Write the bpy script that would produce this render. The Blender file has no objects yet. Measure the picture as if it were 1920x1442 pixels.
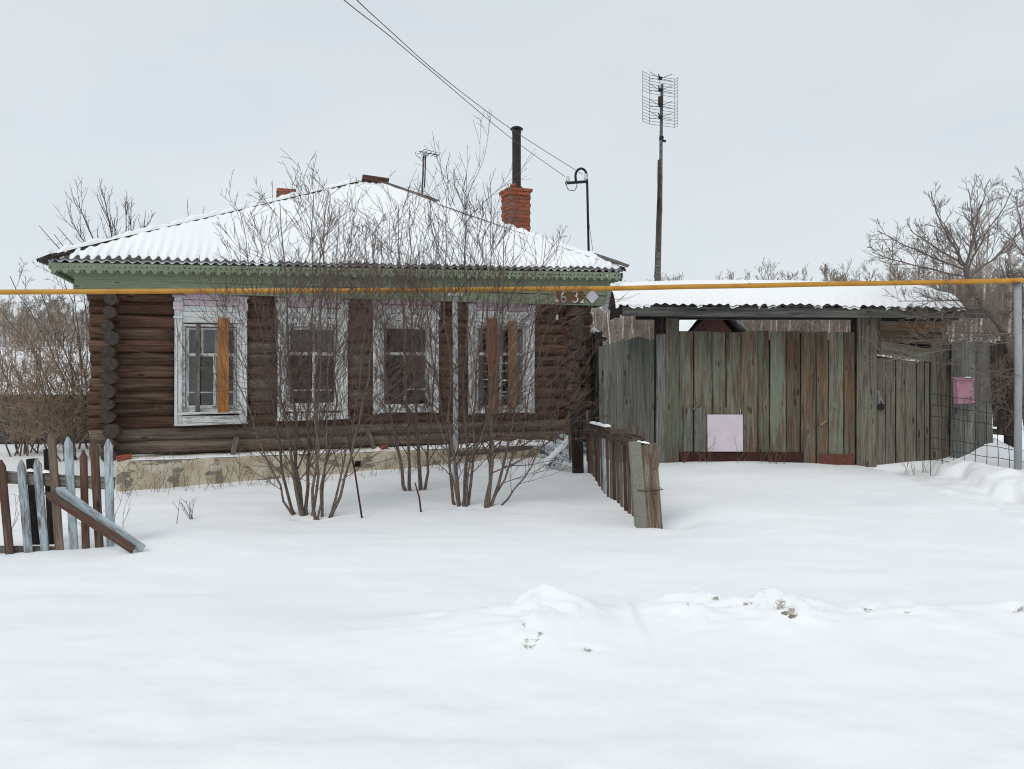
import bpy, bmesh, math, random
import numpy as np
from mathutils import Vector, Matrix, noise as mnoise

R = math.radians
scene = bpy.context.scene
COL = scene.collection
random.seed(7)
rng = np.random.default_rng(11)

# ------------------------------------------------------------------ camera, sky, sun, exposure
F = 1440.0            # focal length in photograph pixels (1920 wide)
CX, HY = 960.0, 695.0 # column of the view axis, row of the horizon
CZ = 2.0              # eye height above the snow by the house
cam_d = bpy.data.cameras.new('camera')
cam = bpy.data.objects.new('camera', cam_d); COL.objects.link(cam)
cam.location = (0, 0, CZ); cam.rotation_euler = (R(90), 0, 0)
cam_d.sensor_width = 36; cam_d.lens = F / 1920 * 36
cam_d.shift_y = -(721 - HY) / 1920
cam_d.clip_start = 0.05; cam_d.clip_end = 4000
scene.camera = cam

SUN_EL, SUN_AZ = 46, -35      # behind thin overcast, to the left of the viewer's back
w = bpy.data.worlds.new('World'); scene.world = w; w.use_nodes = True
nt = w.node_tree; nt.nodes.clear()
wo = nt.nodes.new('ShaderNodeOutputWorld')
bgs = nt.nodes.new('ShaderNodeBackground'); bgc = nt.nodes.new('ShaderNodeBackground')
sky = nt.nodes.new('ShaderNodeTexSky'); sky.sky_type = 'NISHITA'; sky.sun_disc = False
sky.sun_elevation = R(SUN_EL); sky.sun_rotation = R(180 + SUN_AZ)
nt.links.new(sky.outputs[0], bgs.inputs[0]); bgs.inputs[1].default_value = 0.05
# the closed cloud layer: pale grey-blue, softly mottled, the same all round
tc = nt.nodes.new('ShaderNodeTexCoord')
mp = nt.nodes.new('ShaderNodeMapping'); mp.inputs['Scale'].default_value = (1.2, 1.2, 3.2)
nz = nt.nodes.new('ShaderNodeTexNoise'); nz.inputs['Scale'].default_value = 1.6; nz.inputs['Detail'].default_value = 5
cr = nt.nodes.new('ShaderNodeValToRGB')
cr.color_ramp.elements[0].position = 0.3; cr.color_ramp.elements[0].color = (0.65, 0.705, 0.745, 1)
cr.color_ramp.elements[1].position = 0.7; cr.color_ramp.elements[1].color = (0.735, 0.785, 0.80, 1)
nt.links.new(tc.outputs['Generated'], mp.inputs[0]); nt.links.new(mp.outputs[0], nz.inputs[0])
nt.links.new(nz.outputs[0], cr.inputs[0]); nt.links.new(cr.outputs[0], bgc.inputs[0])
bgc.inputs[1].default_value = 1.01
add = nt.nodes.new('ShaderNodeAddShader')
bgs.inputs[1].default_value = 0.012
nt.links.new(bgs.outputs[0], add.inputs[0]); nt.links.new(bgc.outputs[0], add.inputs[1])
nt.links.new(add.outputs[0], wo.inputs[0])

sd = bpy.data.lights.new('sun', 'SUN'); sd.energy = 1.1; sd.angle = R(28); sd.color = (1.0, 0.965, 0.92)
sun = bpy.data.objects.new('sun', sd); COL.objects.link(sun)
sun.rotation_euler = (R(90 - SUN_EL), 0, R(SUN_AZ))
scene.view_settings.view_transform = 'Standard'; scene.view_settings.look = 'None'
scene.view_settings.exposure = -0.04; scene.view_settings.gamma = 1.0
scene.render.engine = 'CYCLES'
scene.cycles.filter_width = 1.1; scene.cycles.max_bounces = 8; scene.cycles.transparent_max_bounces = 12

# ------------------------------------------------------------------ helpers
def W(px, py, d):                       # photograph pixel + distance -> point
    return Vector(((px - CX) / F * d, d, CZ + (HY - py) / F * d))

WM = {}                                 # world matrices by object name
def link(o, parent=None, M=None):
    M = M or Matrix.Identity(4)
    COL.objects.link(o)
    WM[o.name] = M
    if parent is not None:
        o.parent = parent
        o.matrix_basis = WM[parent.name].inverted() @ M
    else:
        o.matrix_basis = M
    return o

def tag(o, label=None, cat=None, group=None, kind=None):
    if label: o['label'] = label
    if cat: o['category'] = cat
    if group: o['group'] = group
    if kind: o['kind'] = kind
    return o

def root(name, loc, label, cat, group=None):
    o = bpy.data.objects.new(name, None); o.empty_display_size = 0.1
    link(o, None, Matrix.Translation(Vector(loc)))
    return tag(o, label, cat, group)

def mesh(name, verts, faces, mat, parent=None, M=None, smooth=False, mats=None, fmat=None):
    me = bpy.data.meshes.new(name)
    me.from_pydata([tuple(v) for v in verts], [], [tuple(f) for f in faces])
    if mats:
        for m in mats: me.materials.append(m)
    elif mat: me.materials.append(mat)
    if fmat is not None: me.polygons.foreach_set('material_index', fmat)
    if smooth: me.polygons.foreach_set('use_smooth', [True] * len(me.polygons))
    me.update()
    o = bpy.data.objects.new(name, me)
    return link(o, parent, M)

def frame(p0, xdir, ydir):              # matrix with X along xdir, Y near ydir
    x = Vector(xdir).normalized(); y = Vector(ydir)
    z = x.cross(y).normalized(); y = z.cross(x)
    M = Matrix.Identity(4)
    for i in range(3):
        M[i][0] = x[i]; M[i][1] = y[i]; M[i][2] = z[i]; M[i][3] = p0[i]
    return M

def board(name, p0, p1, wdir, wd, th, mat, parent=None, point=0.0, jit=0.004, taper=1.0, seg=None, slant=0.0, ch=None, rag=0.0):
    """a plank from p0 to p1, wd wide along wdir, th thick, chamfered, slightly uneven; point = length of a picket's tip"""
    p0 = Vector(p0); p1 = Vector(p1); L = (p1 - p0).length
    M = frame(p0, p1 - p0, wdir)
    n = seg or max(2, min(9, int(L / 0.35)))
    xs = [L * i / n for i in range(n + 1)]
    ws = [1 + (taper - 1) * i / n for i in range(n + 1)]
    if point > 0:
        xs = [x for x in xs if x < L - point - 0.02] + [L - point, L]
        ws = ws[:len(xs) - 2] + [taper, taper * 0.14]
    c = ch if ch is not None else min(0.006, th * 0.3, wd * 0.2)
    V, Fc = [], []
    oy = oz = 0
    for i, x in enumerate(xs):
        oy += random.uniform(-jit, jit); oz += random.uniform(-jit, jit) * 0.6
        hw = wd / 2 * ws[i] + random.uniform(-jit, jit) * 0.5; ht = th / 2
        hw = max(hw, c * 1.3)
        for (yy, zz) in ((-hw + c, -ht), (hw - c, -ht), (hw, -ht + c), (hw, ht - c), (hw - c, ht), (-hw + c, ht), (-hw, ht - c), (-hw, -ht + c)):
            xx = x
            if i == len(xs) - 1: xx += slant * yy + (random.uniform(-rag, rag) if rag else 0)
            V.append((xx, yy + oy, zz + oz))
    m = len(xs)
    for i in range(m - 1):
        a = i * 8; b = a + 8
        for k in range(8):
            k2 = (k + 1) % 8
            Fc.append((a + k, a + k2, b + k2, b + k))
    Fc.append(tuple(range(7, -1, -1))); Fc.append(tuple(range((m - 1) * 8, m * 8)))
    return mesh(name, V, Fc, mat, parent, M)

def box(name, c, xdir, ydir, sx, sy, sz, mat, parent=None, jit=0.0):
    x = Vector(xdir).normalized()
    return board(name, Vector(c) - x * sx / 2, Vector(c) + x * sx / 2, ydir, sy, sz, mat, parent, jit=jit, seg=1)

class Tubes:
    def __init__(s): s.V = []; s.F = []; s.n = 0
    def add(s, pts, rad, sides=4, caps=True):
        pts = np.asarray(pts, float); n = len(pts)
        rad = np.asarray(rad, float) * np.ones(n)
        t = np.gradient(pts, axis=0); t /= (np.linalg.norm(t, axis=1)[:, None] + 1e-9)
        ref = np.array([0.31, 0.87, 0.38]) if abs(t[0] @ np.array([0.31, 0.87, 0.38])) < 0.9 else np.array([1.0, 0, 0])
        a = np.cross(t, ref); a /= (np.linalg.norm(a, axis=1)[:, None] + 1e-9)
        b = np.cross(t, a)
        th = np.arange(sides) * 2 * math.pi / sides
        ring = pts[:, None, :] + rad[:, None, None] * (np.cos(th)[None, :, None] * a[:, None, :] + np.sin(th)[None, :, None] * b[:, None, :])
        s.V.append(ring.reshape(-1, 3))
        o = s.n; k = np.arange(sides); k2 = (k + 1) % sides
        for i in range(n - 1):
            A = o + i * sides; B = A + sides
            s.F.append(np.stack([A + k, A + k2, B + k2, B + k], 1))
        s.n += n * sides
        if caps and sides == 4:
            s.F.append(np.array([[o + 3, o + 2, o + 1, o]])); e = s.n - 4
            s.F.append(np.array([[e, e + 1, e + 2, e + 3]]))
    def arrays(s):
        return np.concatenate(s.V), np.concatenate(s.F)
    def build(s, name, mat, parent=None, M=None, smooth=True):
        V, Fq = s.arrays()
        return fast_mesh(name, V, Fq, mat, parent, M, smooth)

def fast_mesh(name, V, Fq, mat, parent=None, M=None, smooth=True):
    me = bpy.data.meshes.new(name)
    nv, nf, k = len(V), len(Fq), Fq.shape[1]
    if M is not None:
        Mi = np.array(M.inverted()); V = V @ Mi[:3, :3].T + Mi[:3, 3]
    me.vertices.add(nv); me.vertices.foreach_set('co', np.ascontiguousarray(V, dtype=np.float32).ravel())
    me.loops.add(nf * k); me.loops.foreach_set('vertex_index', np.ascontiguousarray(Fq, dtype=np.int32).ravel())
    me.polygons.add(nf); me.polygons.foreach_set('loop_start', np.arange(nf, dtype=np.int32) * k)
    if smooth: me.polygons.foreach_set('use_smooth', np.ones(nf, dtype=bool))
    me.materials.append(mat); me.update(calc_edges=True); me.validate()
    return link(bpy.data.objects.new(name, me), parent, M)

def tube(name, pts, rad, mat, parent=None, sides=10):
    t = Tubes(); t.add(pts, rad, sides)
    V, Fq = t.arrays(); faces = [tuple(f) for f in Fq]
    n = len(pts); faces += [tuple(range(sides - 1, -1, -1)), tuple(range((n - 1) * sides, n * sides))]
    p = Vector(pts[0]); Mx = Matrix.Translation(p)
    return mesh(name, [Vector(v) - p for v in V], faces, mat, parent, Mx, smooth=True)

def lathe(name, prof, mat, M, parent=None, sides=16):
    V, Fc = [], []
    for (r, z) in prof:
        for k in range(sides):
            a = 2 * math.pi * k / sides; V.append((r * math.cos(a), r * math.sin(a), z))
    for i in range(len(prof) - 1):
        for k in range(sides):
            k2 = (k + 1) % sides
            Fc.append((i * sides + k, i * sides + k2, (i + 1) * sides + k2, (i + 1) * sides + k))
    Fc.append(tuple(range(sides - 1, -1, -1))); Fc.append(tuple(range((len(prof) - 1) * sides, len(prof) * sides)))
    return mesh(name, V, Fc, mat, parent, M, smooth=True)

def nz3(x, y, z=0.0): return mnoise.noise(Vector((x, y, z)))

# vectorised value noise for big sheets
_perm = rng.random((256, 256))
def vnoise(x, y):
    xi = np.floor(x).astype(int); yi = np.floor(y).astype(int); fx = x - xi; fy = y - yi
    fx = fx * fx * (3 - 2 * fx); fy = fy * fy * (3 - 2 * fy)
    g = lambda i, j: _perm[i & 255, j & 255]
    return (g(xi, yi) * (1 - fx) + g(xi + 1, yi) * fx) * (1 - fy) + (g(xi, yi + 1) * (1 - fx) + g(xi + 1, yi + 1) * fx) * fy - 0.5
def fbm(x, y, o=4):
    s = 0; a = 1.0
    for i in range(o): s = s + a * vnoise(x * 2 ** i + 17.3 * i, y * 2 ** i + 5.1 * i); a *= 0.5
    return s
def sstep(a, b, x):
    t = np.clip((x - a) / (b - a), 0, 1); return t * t * (3 - 2 * t)

# ------------------------------------------------------------------ materials
def newmat(name):
    m = bpy.data.materials.new(name); m.use_nodes = True
    n = m.node_tree; b = n.nodes['Principled BSDF']
    return m, n, b
def N(n, t, **kw):
    x = n.nodes.new(t)
    for k, v in kw.items():
        if k in x.inputs: x.inputs[k].default_value = v
        else: setattr(x, k, v)
    return x
def ramp(n, stops, src):
    r = n.nodes.new('ShaderNodeValToRGB')
    e = r.color_ramp.elements
    while len(e) < len(stops): e.new(0.5)
    for el, (p, c) in zip(e, stops):
        el.position = p; el.color = (*c, 1) if len(c) == 3 else c
    n.links.new(src, r.inputs[0]); return r
def mix(n, fac, a, b, mode='MIX'):
    m = n.nodes.new('ShaderNodeMix'); m.data_type = 'RGBA'; m.blend_type = mode
    def put(sock, v):
        if isinstance(v, (int, float)): sock.default_value = v
        elif isinstance(v, tuple): sock.default_value = (*v, 1)
        else: n.links.new(v, sock)
    put(m.inputs[0], fac); put(m.inputs[6], a); put(m.inputs[7], b)
    return m.outputs[2]
def bump(n, b, src, strength, dist=0.01):
    bp = N(n, 'ShaderNodeBump'); bp.inputs['Strength'].default_value = strength; bp.inputs['Distance'].default_value = dist
    n.links.new(src, bp.inputs['Height']); n.links.new(bp.outputs[0], b.inputs['Normal'])

def wood(name, dark, mid, light, paint=None, cover=0.5, paint2=None, cover2=0.4, stretch=(1.4, 16, 16), bright=0.25, bstr=0.5, pscale=(2.0, 9, 9), rough=0.85, knots=True):
    """weathered wood, grain along the piece's own X; optional flaking paint"""
    m, n, b = newmat(name)
    tc = N(n, 'ShaderNodeTexCoord'); oi = N(n, 'ShaderNodeObjectInfo')
    cmb = N(n, 'ShaderNodeCombineXYZ')
    mu = N(n, 'ShaderNodeMath', operation='MULTIPLY'); mu.inputs[1].default_value = 57.0
    n.links.new(oi.outputs['Random'], mu.inputs[0])
    for i in range(3): n.links.new(mu.outputs[0], cmb.inputs[i])
    ad = N(n, 'ShaderNodeVectorMath', operation='ADD')
    n.links.new(tc.outputs['Object'], ad.inputs[0]); n.links.new(cmb.outputs[0], ad.inputs[1])
    m1 = N(n, 'ShaderNodeMapping'); m1.inputs['Scale'].default_value = stretch; n.links.new(ad.outputs[0], m1.inputs[0])
    g = N(n, 'ShaderNodeTexNoise', Scale=1.6, Detail=7.0, Roughness=0.62, Distortion=0.5); n.links.new(m1.outputs[0], g.inputs[0])
    m2 = N(n, 'ShaderNodeMapping'); m2.inputs['Scale'].default_value = (stretch[0] * 2, stretch[1] * 5, stretch[2] * 5); n.links.new(ad.outputs[0], m2.inputs[0])
    f = N(n, 'ShaderNodeTexNoise', Scale=1.5, Detail=4.0, Roughness=0.6); n.links.new(m2.outputs[0], f.inputs[0])
    c = ramp(n, [(0.3, dark), (0.5, mid), (0.72, light)], g.outputs[0]).outputs[0]
    fr = ramp(n, [(0.3, (0.55, 0.55, 0.55)), (0.65, (1.15, 1.15, 1.15))], f.outputs[0]).outputs[0]
    c = mix(n, 0.75, c, fr, 'MULTIPLY')
    if knots:
        mk = N(n, 'ShaderNodeMapping'); mk.inputs['Scale'].default_value = (1.9, 6.5, 6.5); n.links.new(ad.outputs[0], mk.inputs[0])
        vo = N(n, 'ShaderNodeTexVoronoi', Scale=1.0, Randomness=1.0); n.links.new(mk.outputs[0], vo.inputs[0])
        kk = ramp(n, [(0.05, (0.22, 0.2, 0.18)), (0.13, (0.62, 0.6, 0.58)), (0.17, (1.25, 1.2, 1.12)), (0.24, (1, 1, 1))], vo.outputs['Distance']).outputs[0]
    def flakes(col, color, cov, off):
        m3 = N(n, 'ShaderNodeMapping'); m3.inputs['Scale'].default_value = pscale; m3.inputs['Location'].default_value = (off, off * 2, 3)
        n.links.new(ad.outputs[0], m3.inputs[0])
        p = N(n, 'ShaderNodeTexNoise', Scale=1.7, Detail=9.0, Roughness=0.7); n.links.new(m3.outputs[0], p.inputs[0])
        k = 0.5 + (0.5 - cov) * 0.5
        msk = ramp(n, [(k - 0.06, (0, 0, 0)), (k + 0.06, (1, 1, 1))], p.outputs[0]).outputs[0]
        pc = mix(n, 0.6, color, fr, 'MULTIPLY')
        return mix(n, msk, col, pc)
    if paint: c = flakes(c, paint, cover, 1.7)
    if paint2: c = flakes(c, paint2, cover2, 8.3)
    if knots: c = mix(n, 0.85, c, kk, 'MULTIPLY')
    # every piece a little lighter or darker
    mr = N(n, 'ShaderNodeMapRange'); mr.inputs['To Min'].default_value = 1 - bright; mr.inputs['To Max'].default_value = 1 + bright
    n.links.new(oi.outputs['Random'], mr.inputs['Value'])
    c = mix(n, 1.0, c, mr.outputs[0], 'MULTIPLY')
    n.links.new(c, b.inputs['Base Color']); b.inputs['Roughness'].default_value = rough
    b.inputs['Specular IOR Level'].default_value = 0.2
    sm = N(n, 'ShaderNodeMath', operation='ADD'); n.links.new(g.outputs[0], sm.inputs[0]); n.links.new(f.outputs[0], sm.inputs[1])
    bump(n, b, sm.outputs[0], bstr, 0.012)
    return m

def plain(name, col, rough=0.7, metal=0.0, var=0.2, scale=8.0, bstr=0.15, col2=None, spec=0.3):
    m, n, b = newmat(name)
    tc = N(n, 'ShaderNodeTexCoord'); t = N(n, 'ShaderNodeTexNoise', Scale=scale, Detail=7.0, Roughness=0.65)
    n.links.new(tc.outputs['Object'], t.inputs[0])
    c2 = col2 or tuple(x * (1 - var * 1.6) for x in col)
    c = ramp(n, [(0.34, c2), (0.62, col)], t.outputs[0]).outputs[0]
    oi = N(n, 'ShaderNodeObjectInfo'); mr = N(n, 'ShaderNodeMapRange')
    mr.inputs['To Min'].default_value = 1 - var * 0.6; mr.inputs['To Max'].default_value = 1 + var * 0.4
    n.links.new(oi.outputs['Random'], mr.inputs['Value'])
    c = mix(n, 1.0, c, mr.outputs[0], 'MULTIPLY')
    n.links.new(c, b.inputs['Base Color']); b.inputs['Roughness'].default_value = rough; b.inputs['Metallic'].default_value = metal
    b.inputs['Specular IOR Level'].default_value = spec
    bump(n, b, t.outputs[0], bstr, 0.01)
    return m

M_log = wood('log_wood', (0.036, 0.021, 0.014), (0.105, 0.063, 0.042), (0.195, 0.138, 0.104), paint=(0.28, 0.215, 0.165), cover=0.13, stretch=(0.9, 12, 12), bright=0.3, bstr=0.9, pscale=(1.3, 19, 19))
M_logred = wood('log_wood_stained', (0.034, 0.018, 0.012), (0.105, 0.057, 0.038), (0.18, 0.11, 0.08), paint=(0.26, 0.19, 0.14), cover=0.11, stretch=(0.9, 11, 11), bright=0.3, bstr=0.8, pscale=(1.3, 19, 19))
M_loggrey = wood('log_wood_grey', (0.06, 0.046, 0.035), (0.145, 0.11, 0.085), (0.25, 0.20, 0.16), paint=(0.34, 0.29, 0.24), cover=0.12, stretch=(0.8, 11, 11), bright=0.25, bstr=0.9, pscale=(1.3, 19, 19))
def make_logend():
    m, n, b = newmat('log_end')
    tc = N(n, 'ShaderNodeTexCoord'); sp = N(n, 'ShaderNodeSeparateXYZ'); n.links.new(tc.outputs['Object'], sp.inputs[0])
    cb = N(n, 'ShaderNodeCombineXYZ'); n.links.new(sp.outputs[1], cb.inputs[0]); n.links.new(sp.outputs[2], cb.inputs[1])
    wv = N(n, 'ShaderNodeTexWave', wave_type='RINGS', rings_direction='Z', Scale=9.0, Distortion=5.0, Detail=3.0)
    n.links.new(cb.outputs[0], wv.inputs[0])
    t = N(n, 'ShaderNodeTexNoise', Scale=14.0, Detail=6.0); n.links.new(cb.outputs[0], t.inputs[0])
    c = ramp(n, [(0.1, (0.044, 0.034, 0.028)), (0.9, (0.072, 0.056, 0.046))], wv.outputs[0]).outputs[0]
    c2 = ramp(n, [(0.3, (0.4, 0.4, 0.4)), (0.7, (1.3, 1.25, 1.2))], t.outputs[0]).outputs[0]
    n.links.new(mix(n, 0.9, c, c2, 'MULTIPLY'), b.inputs['Base Color']); b.inputs['Roughness'].default_value = 0.9
    bump(n, b, t.outputs[0], 0.5, 0.01)
    return m
M_logend = make_logend()
M_green = wood('green_painted_board', (0.13, 0.135, 0.095), (0.25, 0.275, 0.19), (0.34, 0.36, 0.26), paint=(0.235, 0.28, 0.195), cover=0.7, stretch=(1.0, 12, 12), bright=0.08, bstr=0.25, pscale=(1.2, 7, 7))
M_white = wood('white_flaking_paint', (0.16, 0.14, 0.12), (0.34, 0.32, 0.29), (0.5, 0.48, 0.45), paint=(0.70, 0.72, 0.71), cover=0.74, bright=0.08, bstr=0.45, pscale=(2.5, 14, 14))
M_whiteworn = wood('white_worn_paint', (0.15, 0.13, 0.11), (0.33, 0.31, 0.28), (0.5, 0.48, 0.45), paint=(0.68, 0.70, 0.69), cover=0.58, bright=0.08, bstr=0.6, pscale=(2.5, 16, 16))
M_pink = wood('pink_white_paint', (0.36, 0.28, 0.29), (0.52, 0.43, 0.46), (0.62, 0.56, 0.58), paint=(0.66, 0.55, 0.60), cover=0.6, bright=0.06, bstr=0.3)
M_orange = wood('fresh_orange_plank', (0.20, 0.075, 0.02), (0.40, 0.17, 0.05), (0.55, 0.28, 0.10), stretch=(1.2, 14, 14), bright=0.05, bstr=0.4)
M_rustplank = wood('red_brown_plank', (0.12, 0.045, 0.022), (0.23, 0.095, 0.045), (0.34, 0.17, 0.095), bright=0.05, bstr=0.4)
M_tanplank = wood('tan_plank', (0.17, 0.085, 0.045), (0.32, 0.185, 0.105), (0.43, 0.28, 0.18), bright=0.05, bstr=0.4)
M_greywood = wood('grey_weathered_wood', (0.055, 0.048, 0.040), (0.14, 0.125, 0.105), (0.27, 0.25, 0.215), bright=0.25, bstr=0.7)
M_brownwood = wood('brown_weathered_wood', (0.020, 0.014, 0.011), (0.062, 0.044, 0.034), (0.15, 0.115, 0.09), bright=0.25, bstr=0.7)
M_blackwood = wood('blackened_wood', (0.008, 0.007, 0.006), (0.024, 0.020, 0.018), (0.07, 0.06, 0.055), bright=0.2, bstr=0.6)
M_beam = wood('grey_beam', (0.03, 0.028, 0.026), (0.095, 0.095, 0.088), (0.22, 0.20, 0.17), paint=(0.10, 0.13, 0.115), cover=0.3, bright=0.05, bstr=0.6, stretch=(0.7, 13, 13), pscale=(0.8, 9, 9))
M_gateA = wood('gate_board_green', (0.058, 0.052, 0.04), (0.165, 0.145, 0.11), (0.29, 0.26, 0.205), paint=(0.16, 0.185, 0.138), cover=0.46, paint2=(0.115, 0.072, 0.045), cover2=0.36, bright=0.24, bstr=0.8, pscale=(0.5, 3.5, 3.5), stretch=(0.9, 17, 17))
M_gateB = wood('gate_board_brown', (0.042, 0.03, 0.02), (0.145, 0.107, 0.075), (0.265, 0.215, 0.165), paint=(0.20, 0.098, 0.045), cover=0.32, paint2=(0.125, 0.150, 0.11), cover2=0.28, bright=0.24, bstr=0.8, pscale=(0.5, 3.5, 3.5), stretch=(0.9, 17, 17))
M_gateC = wood('wicket_board_grey', (0.06, 0.05, 0.038), (0.19, 0.165, 0.128), (0.30, 0.275, 0.225), paint=(0.165, 0.19, 0.142), cover=0.34, bright=0.20, bstr=0.7, pscale=(0.5, 3.5, 3.5), stretch=(0.9, 17, 17))
M_gateD = wood('fence_board_blue_grey', (0.065, 0.065, 0.057), (0.175, 0.175, 0.155), (0.29, 0.285, 0.25), paint=(0.165, 0.195, 0.165), cover=0.32, bright=0.20, bstr=0.7, pscale=(0.5, 3.5, 3.5), stretch=(0.9, 17, 17))
M_picblue = wood('blue_flaking_paint', (0.08, 0.075, 0.07), (0.22, 0.22, 0.215), (0.36, 0.37, 0.37), paint=(0.42, 0.50, 0.545), cover=0.58, bright=0.12, bstr=0.5, pscale=(2.2, 15, 15))
M_picpale = wood('pale_blue_worn_paint', (0.09, 0.08, 0.07), (0.20, 0.19, 0.18), (0.32, 0.32, 0.31), paint=(0.36, 0.42, 0.47), cover=0.5, bright=0.12, bstr=0.6, pscale=(2.5, 18, 18))
M_picred = wood('red_brown_worn_paint', (0.045, 0.03, 0.022), (0.12, 0.085, 0.065), (0.2, 0.155, 0.125), paint=(0.115, 0.05, 0.036), cover=0.48, bright=0.15, bstr=0.6, pscale=(2.0, 15, 15))
M_picbrown = wood('bare_brown_picket', (0.06, 0.042, 0.03), (0.155, 0.115, 0.088), (0.25, 0.2, 0.165), bright=0.15, bstr=0.6)
M_slate = plain('corrugated_slate', (0.135, 0.13, 0.12), 0.9, var=0.35, scale=14, bstr=0.3, col2=(0.035, 0.034, 0.032))
M_brick = plain('red_brick', (0.36, 0.105, 0.055), 0.9, var=0.35, scale=30, bstr=0.5, col2=(0.19, 0.055, 0.032))
M_mortar = plain('mortar', (0.20, 0.16, 0.13), 0.95, var=0.3, scale=30)
M_iron = plain('dark_iron', (0.045, 0.04, 0.042), 0.55, 0.5, 0.3, 12, 0.2, col2=(0.055, 0.035, 0.03))
M_black = plain('black_metal', (0.02, 0.02, 0.022), 0.5, 0.3, 0.2, 14)
M_rust = plain('maroon_rusty_sheet', (0.075, 0.024, 0.018), 0.8, 0.0, 0.4, 9, 0.3, col2=(0.03, 0.014, 0.016))
M_rust2 = plain('red_brown_rusty_sheet', (0.17, 0.065, 0.042), 0.85, 0.0, 0.3, 16, 0.4, col2=(0.085, 0.036, 0.028))
M_yellow = plain('yellow_pipe_paint', (0.52, 0.255, 0.028), 0.5, 0.0, 0.12, 3.5, 0.1, col2=(0.40, 0.175, 0.02), spec=0.4)
def rusty_yellow():
    m = M_yellow; n = m.node_tree; b = n.nodes['Principled BSDF']
    tc = N(n, 'ShaderNodeTexCoord'); t = N(n, 'ShaderNodeTexNoise', Scale=1.3, Detail=10.0, Roughness=0.72); n.links.new(tc.outputs['Object'], t.inputs[0])
    k = ramp(n, [(0.60, (0, 0, 0)), (0.66, (1, 1, 1))], t.outputs[0]).outputs[0]
    old = b.inputs['Base Color'].links[0].from_socket
    n.links.new(mix(n, k, old, (0.20, 0.085, 0.025)), b.inputs['Base Color'])
rusty_yellow()
M_whitepost = plain('white_pipe_post', (0.55, 0.56, 0.56), 0.7, 0, 0.2, 9, 0.2, col2=(0.36, 0.36, 0.35))
M_greypost = plain('grey_pipe_post', (0.33, 0.345, 0.36), 0.6, 0, 0.12, 5, 0.15)
M_concrete = plain('lichen_concrete', (0.27, 0.26, 0.21), 0.95, 0, 0.3, 45, 0.6, col2=(0.17, 0.165, 0.13))
M_timber = wood('rotten_timber', (0.085, 0.055, 0.035), (0.21, 0.16, 0.12), (0.36, 0.31, 0.25), paint=(0.13, 0.07, 0.038), cover=0.3, stretch=(1.3, 9, 9), bright=0.05, bstr=1.0)
M_darkfence = plain('dark_metal_sheet', (0.045, 0.05, 0.058), 0.6, 0.2, 0.2, 3, 0.05)
M_pinkbox = plain('pink_painted_tin', (0.52, 0.27, 0.34), 0.6, 0.0, 0.1, 9, 0.1)
M_pinksheet = plain('pale_pink_sheet', (0.64, 0.56, 0.63), 0.8, 0.0, 0.05, 5, 0.05)
M_wire = plain('rusty_wire', (0.045, 0.040, 0.036), 0.7, 0.4, 0.2, 30)
M_cable = plain('grey_cable', (0.09, 0.095, 0.105), 0.6, 0.2, 0.2, 10)
M_porcelain = plain('porcelain', (0.6, 0.6, 0.57), 0.25, 0, 0.05, 6, 0.02)
M_signbrown = plain('brown_sign_enamel', (0.17, 0.075, 0.028), 0.5, 0, 0.2, 12, 0.1)
M_signwhite = plain('white_sign_enamel', (0.68, 0.66, 0.64), 0.5, 0, 0.08, 12, 0.1)
M_bark = plain('grey_brown_bark', (0.205, 0.158, 0.128), 0.9, 0, 0.3, 30, 0.9, col2=(0.065, 0.05, 0.042))
M_twig = plain('brown_twig', (0.145, 0.097, 0.078), 0.8, 0, 0.2, 10, 0.1, col2=(0.068, 0.046, 0.040))
M_bark2 = plain('apple_bark', (0.20, 0.165, 0.145), 0.9, 0, 0.25, 18, 0.5, col2=(0.09, 0.075, 0.068))
M_twig2 = plain('pale_brown_twig', (0.22, 0.172, 0.142), 0.85, 0, 0.2, 10, 0.1, col2=(0.11, 0.088, 0.078))
M_bush = plain('tan_twig', (0.43, 0.315, 0.22), 0.85, 0, 0.2, 10, 0.1, col2=(0.25, 0.185, 0.135))
M_weed = plain('dry_weed', (0.20, 0.15, 0.10), 0.9, 0, 0.25, 6, 0.1)
M_leaf = plain('dry_orange_leaf', (0.40, 0.13, 0.04), 0.8, 0, 0.25, 20, 0.1)
M_birch = plain('birch_trunk', (0.62, 0.60, 0.57), 0.9, 0, 0.3, 1.4, 0.2, col2=(0.22, 0.20, 0.19))
M_birchtwig = plain('far_twigs', (0.32, 0.25, 0.205), 0.9, 0, 0.2, 0.6, 0.1, col2=(0.19, 0.145, 0.12))
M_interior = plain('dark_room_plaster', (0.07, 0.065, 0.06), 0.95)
M_curtain = plain('grey_net_curtain', (0.30, 0.31, 0.32), 0.95, 0, 0.12, 3, 0.2)
M_dirt = plain('grey_brown_dirty_ice', (0.36, 0.31, 0.255), 0.9, 0, 0.4, 16, 0.8, col2=(0.17, 0.135, 0.10))

def make_glass():
    m, n, b = newmat('old_window_glass')
    b.inputs['Base Color'].default_value = (0.85, 0.88, 0.9, 1); b.inputs['Roughness'].default_value = 0.03
    b.inputs['Transmission Weight'].default_value = 1.0; b.inputs['IOR'].default_value = 1.5
    tc = N(n, 'ShaderNodeTexCoord'); t = N(n, 'ShaderNodeTexNoise', Scale=5.0, Detail=3.0); n.links.new(tc.outputs['Object'], t.inputs[0])
    bump(n, b, t.outputs[0], 0.12, 0.01)
    return m
M_glass = make_glass()

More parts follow.
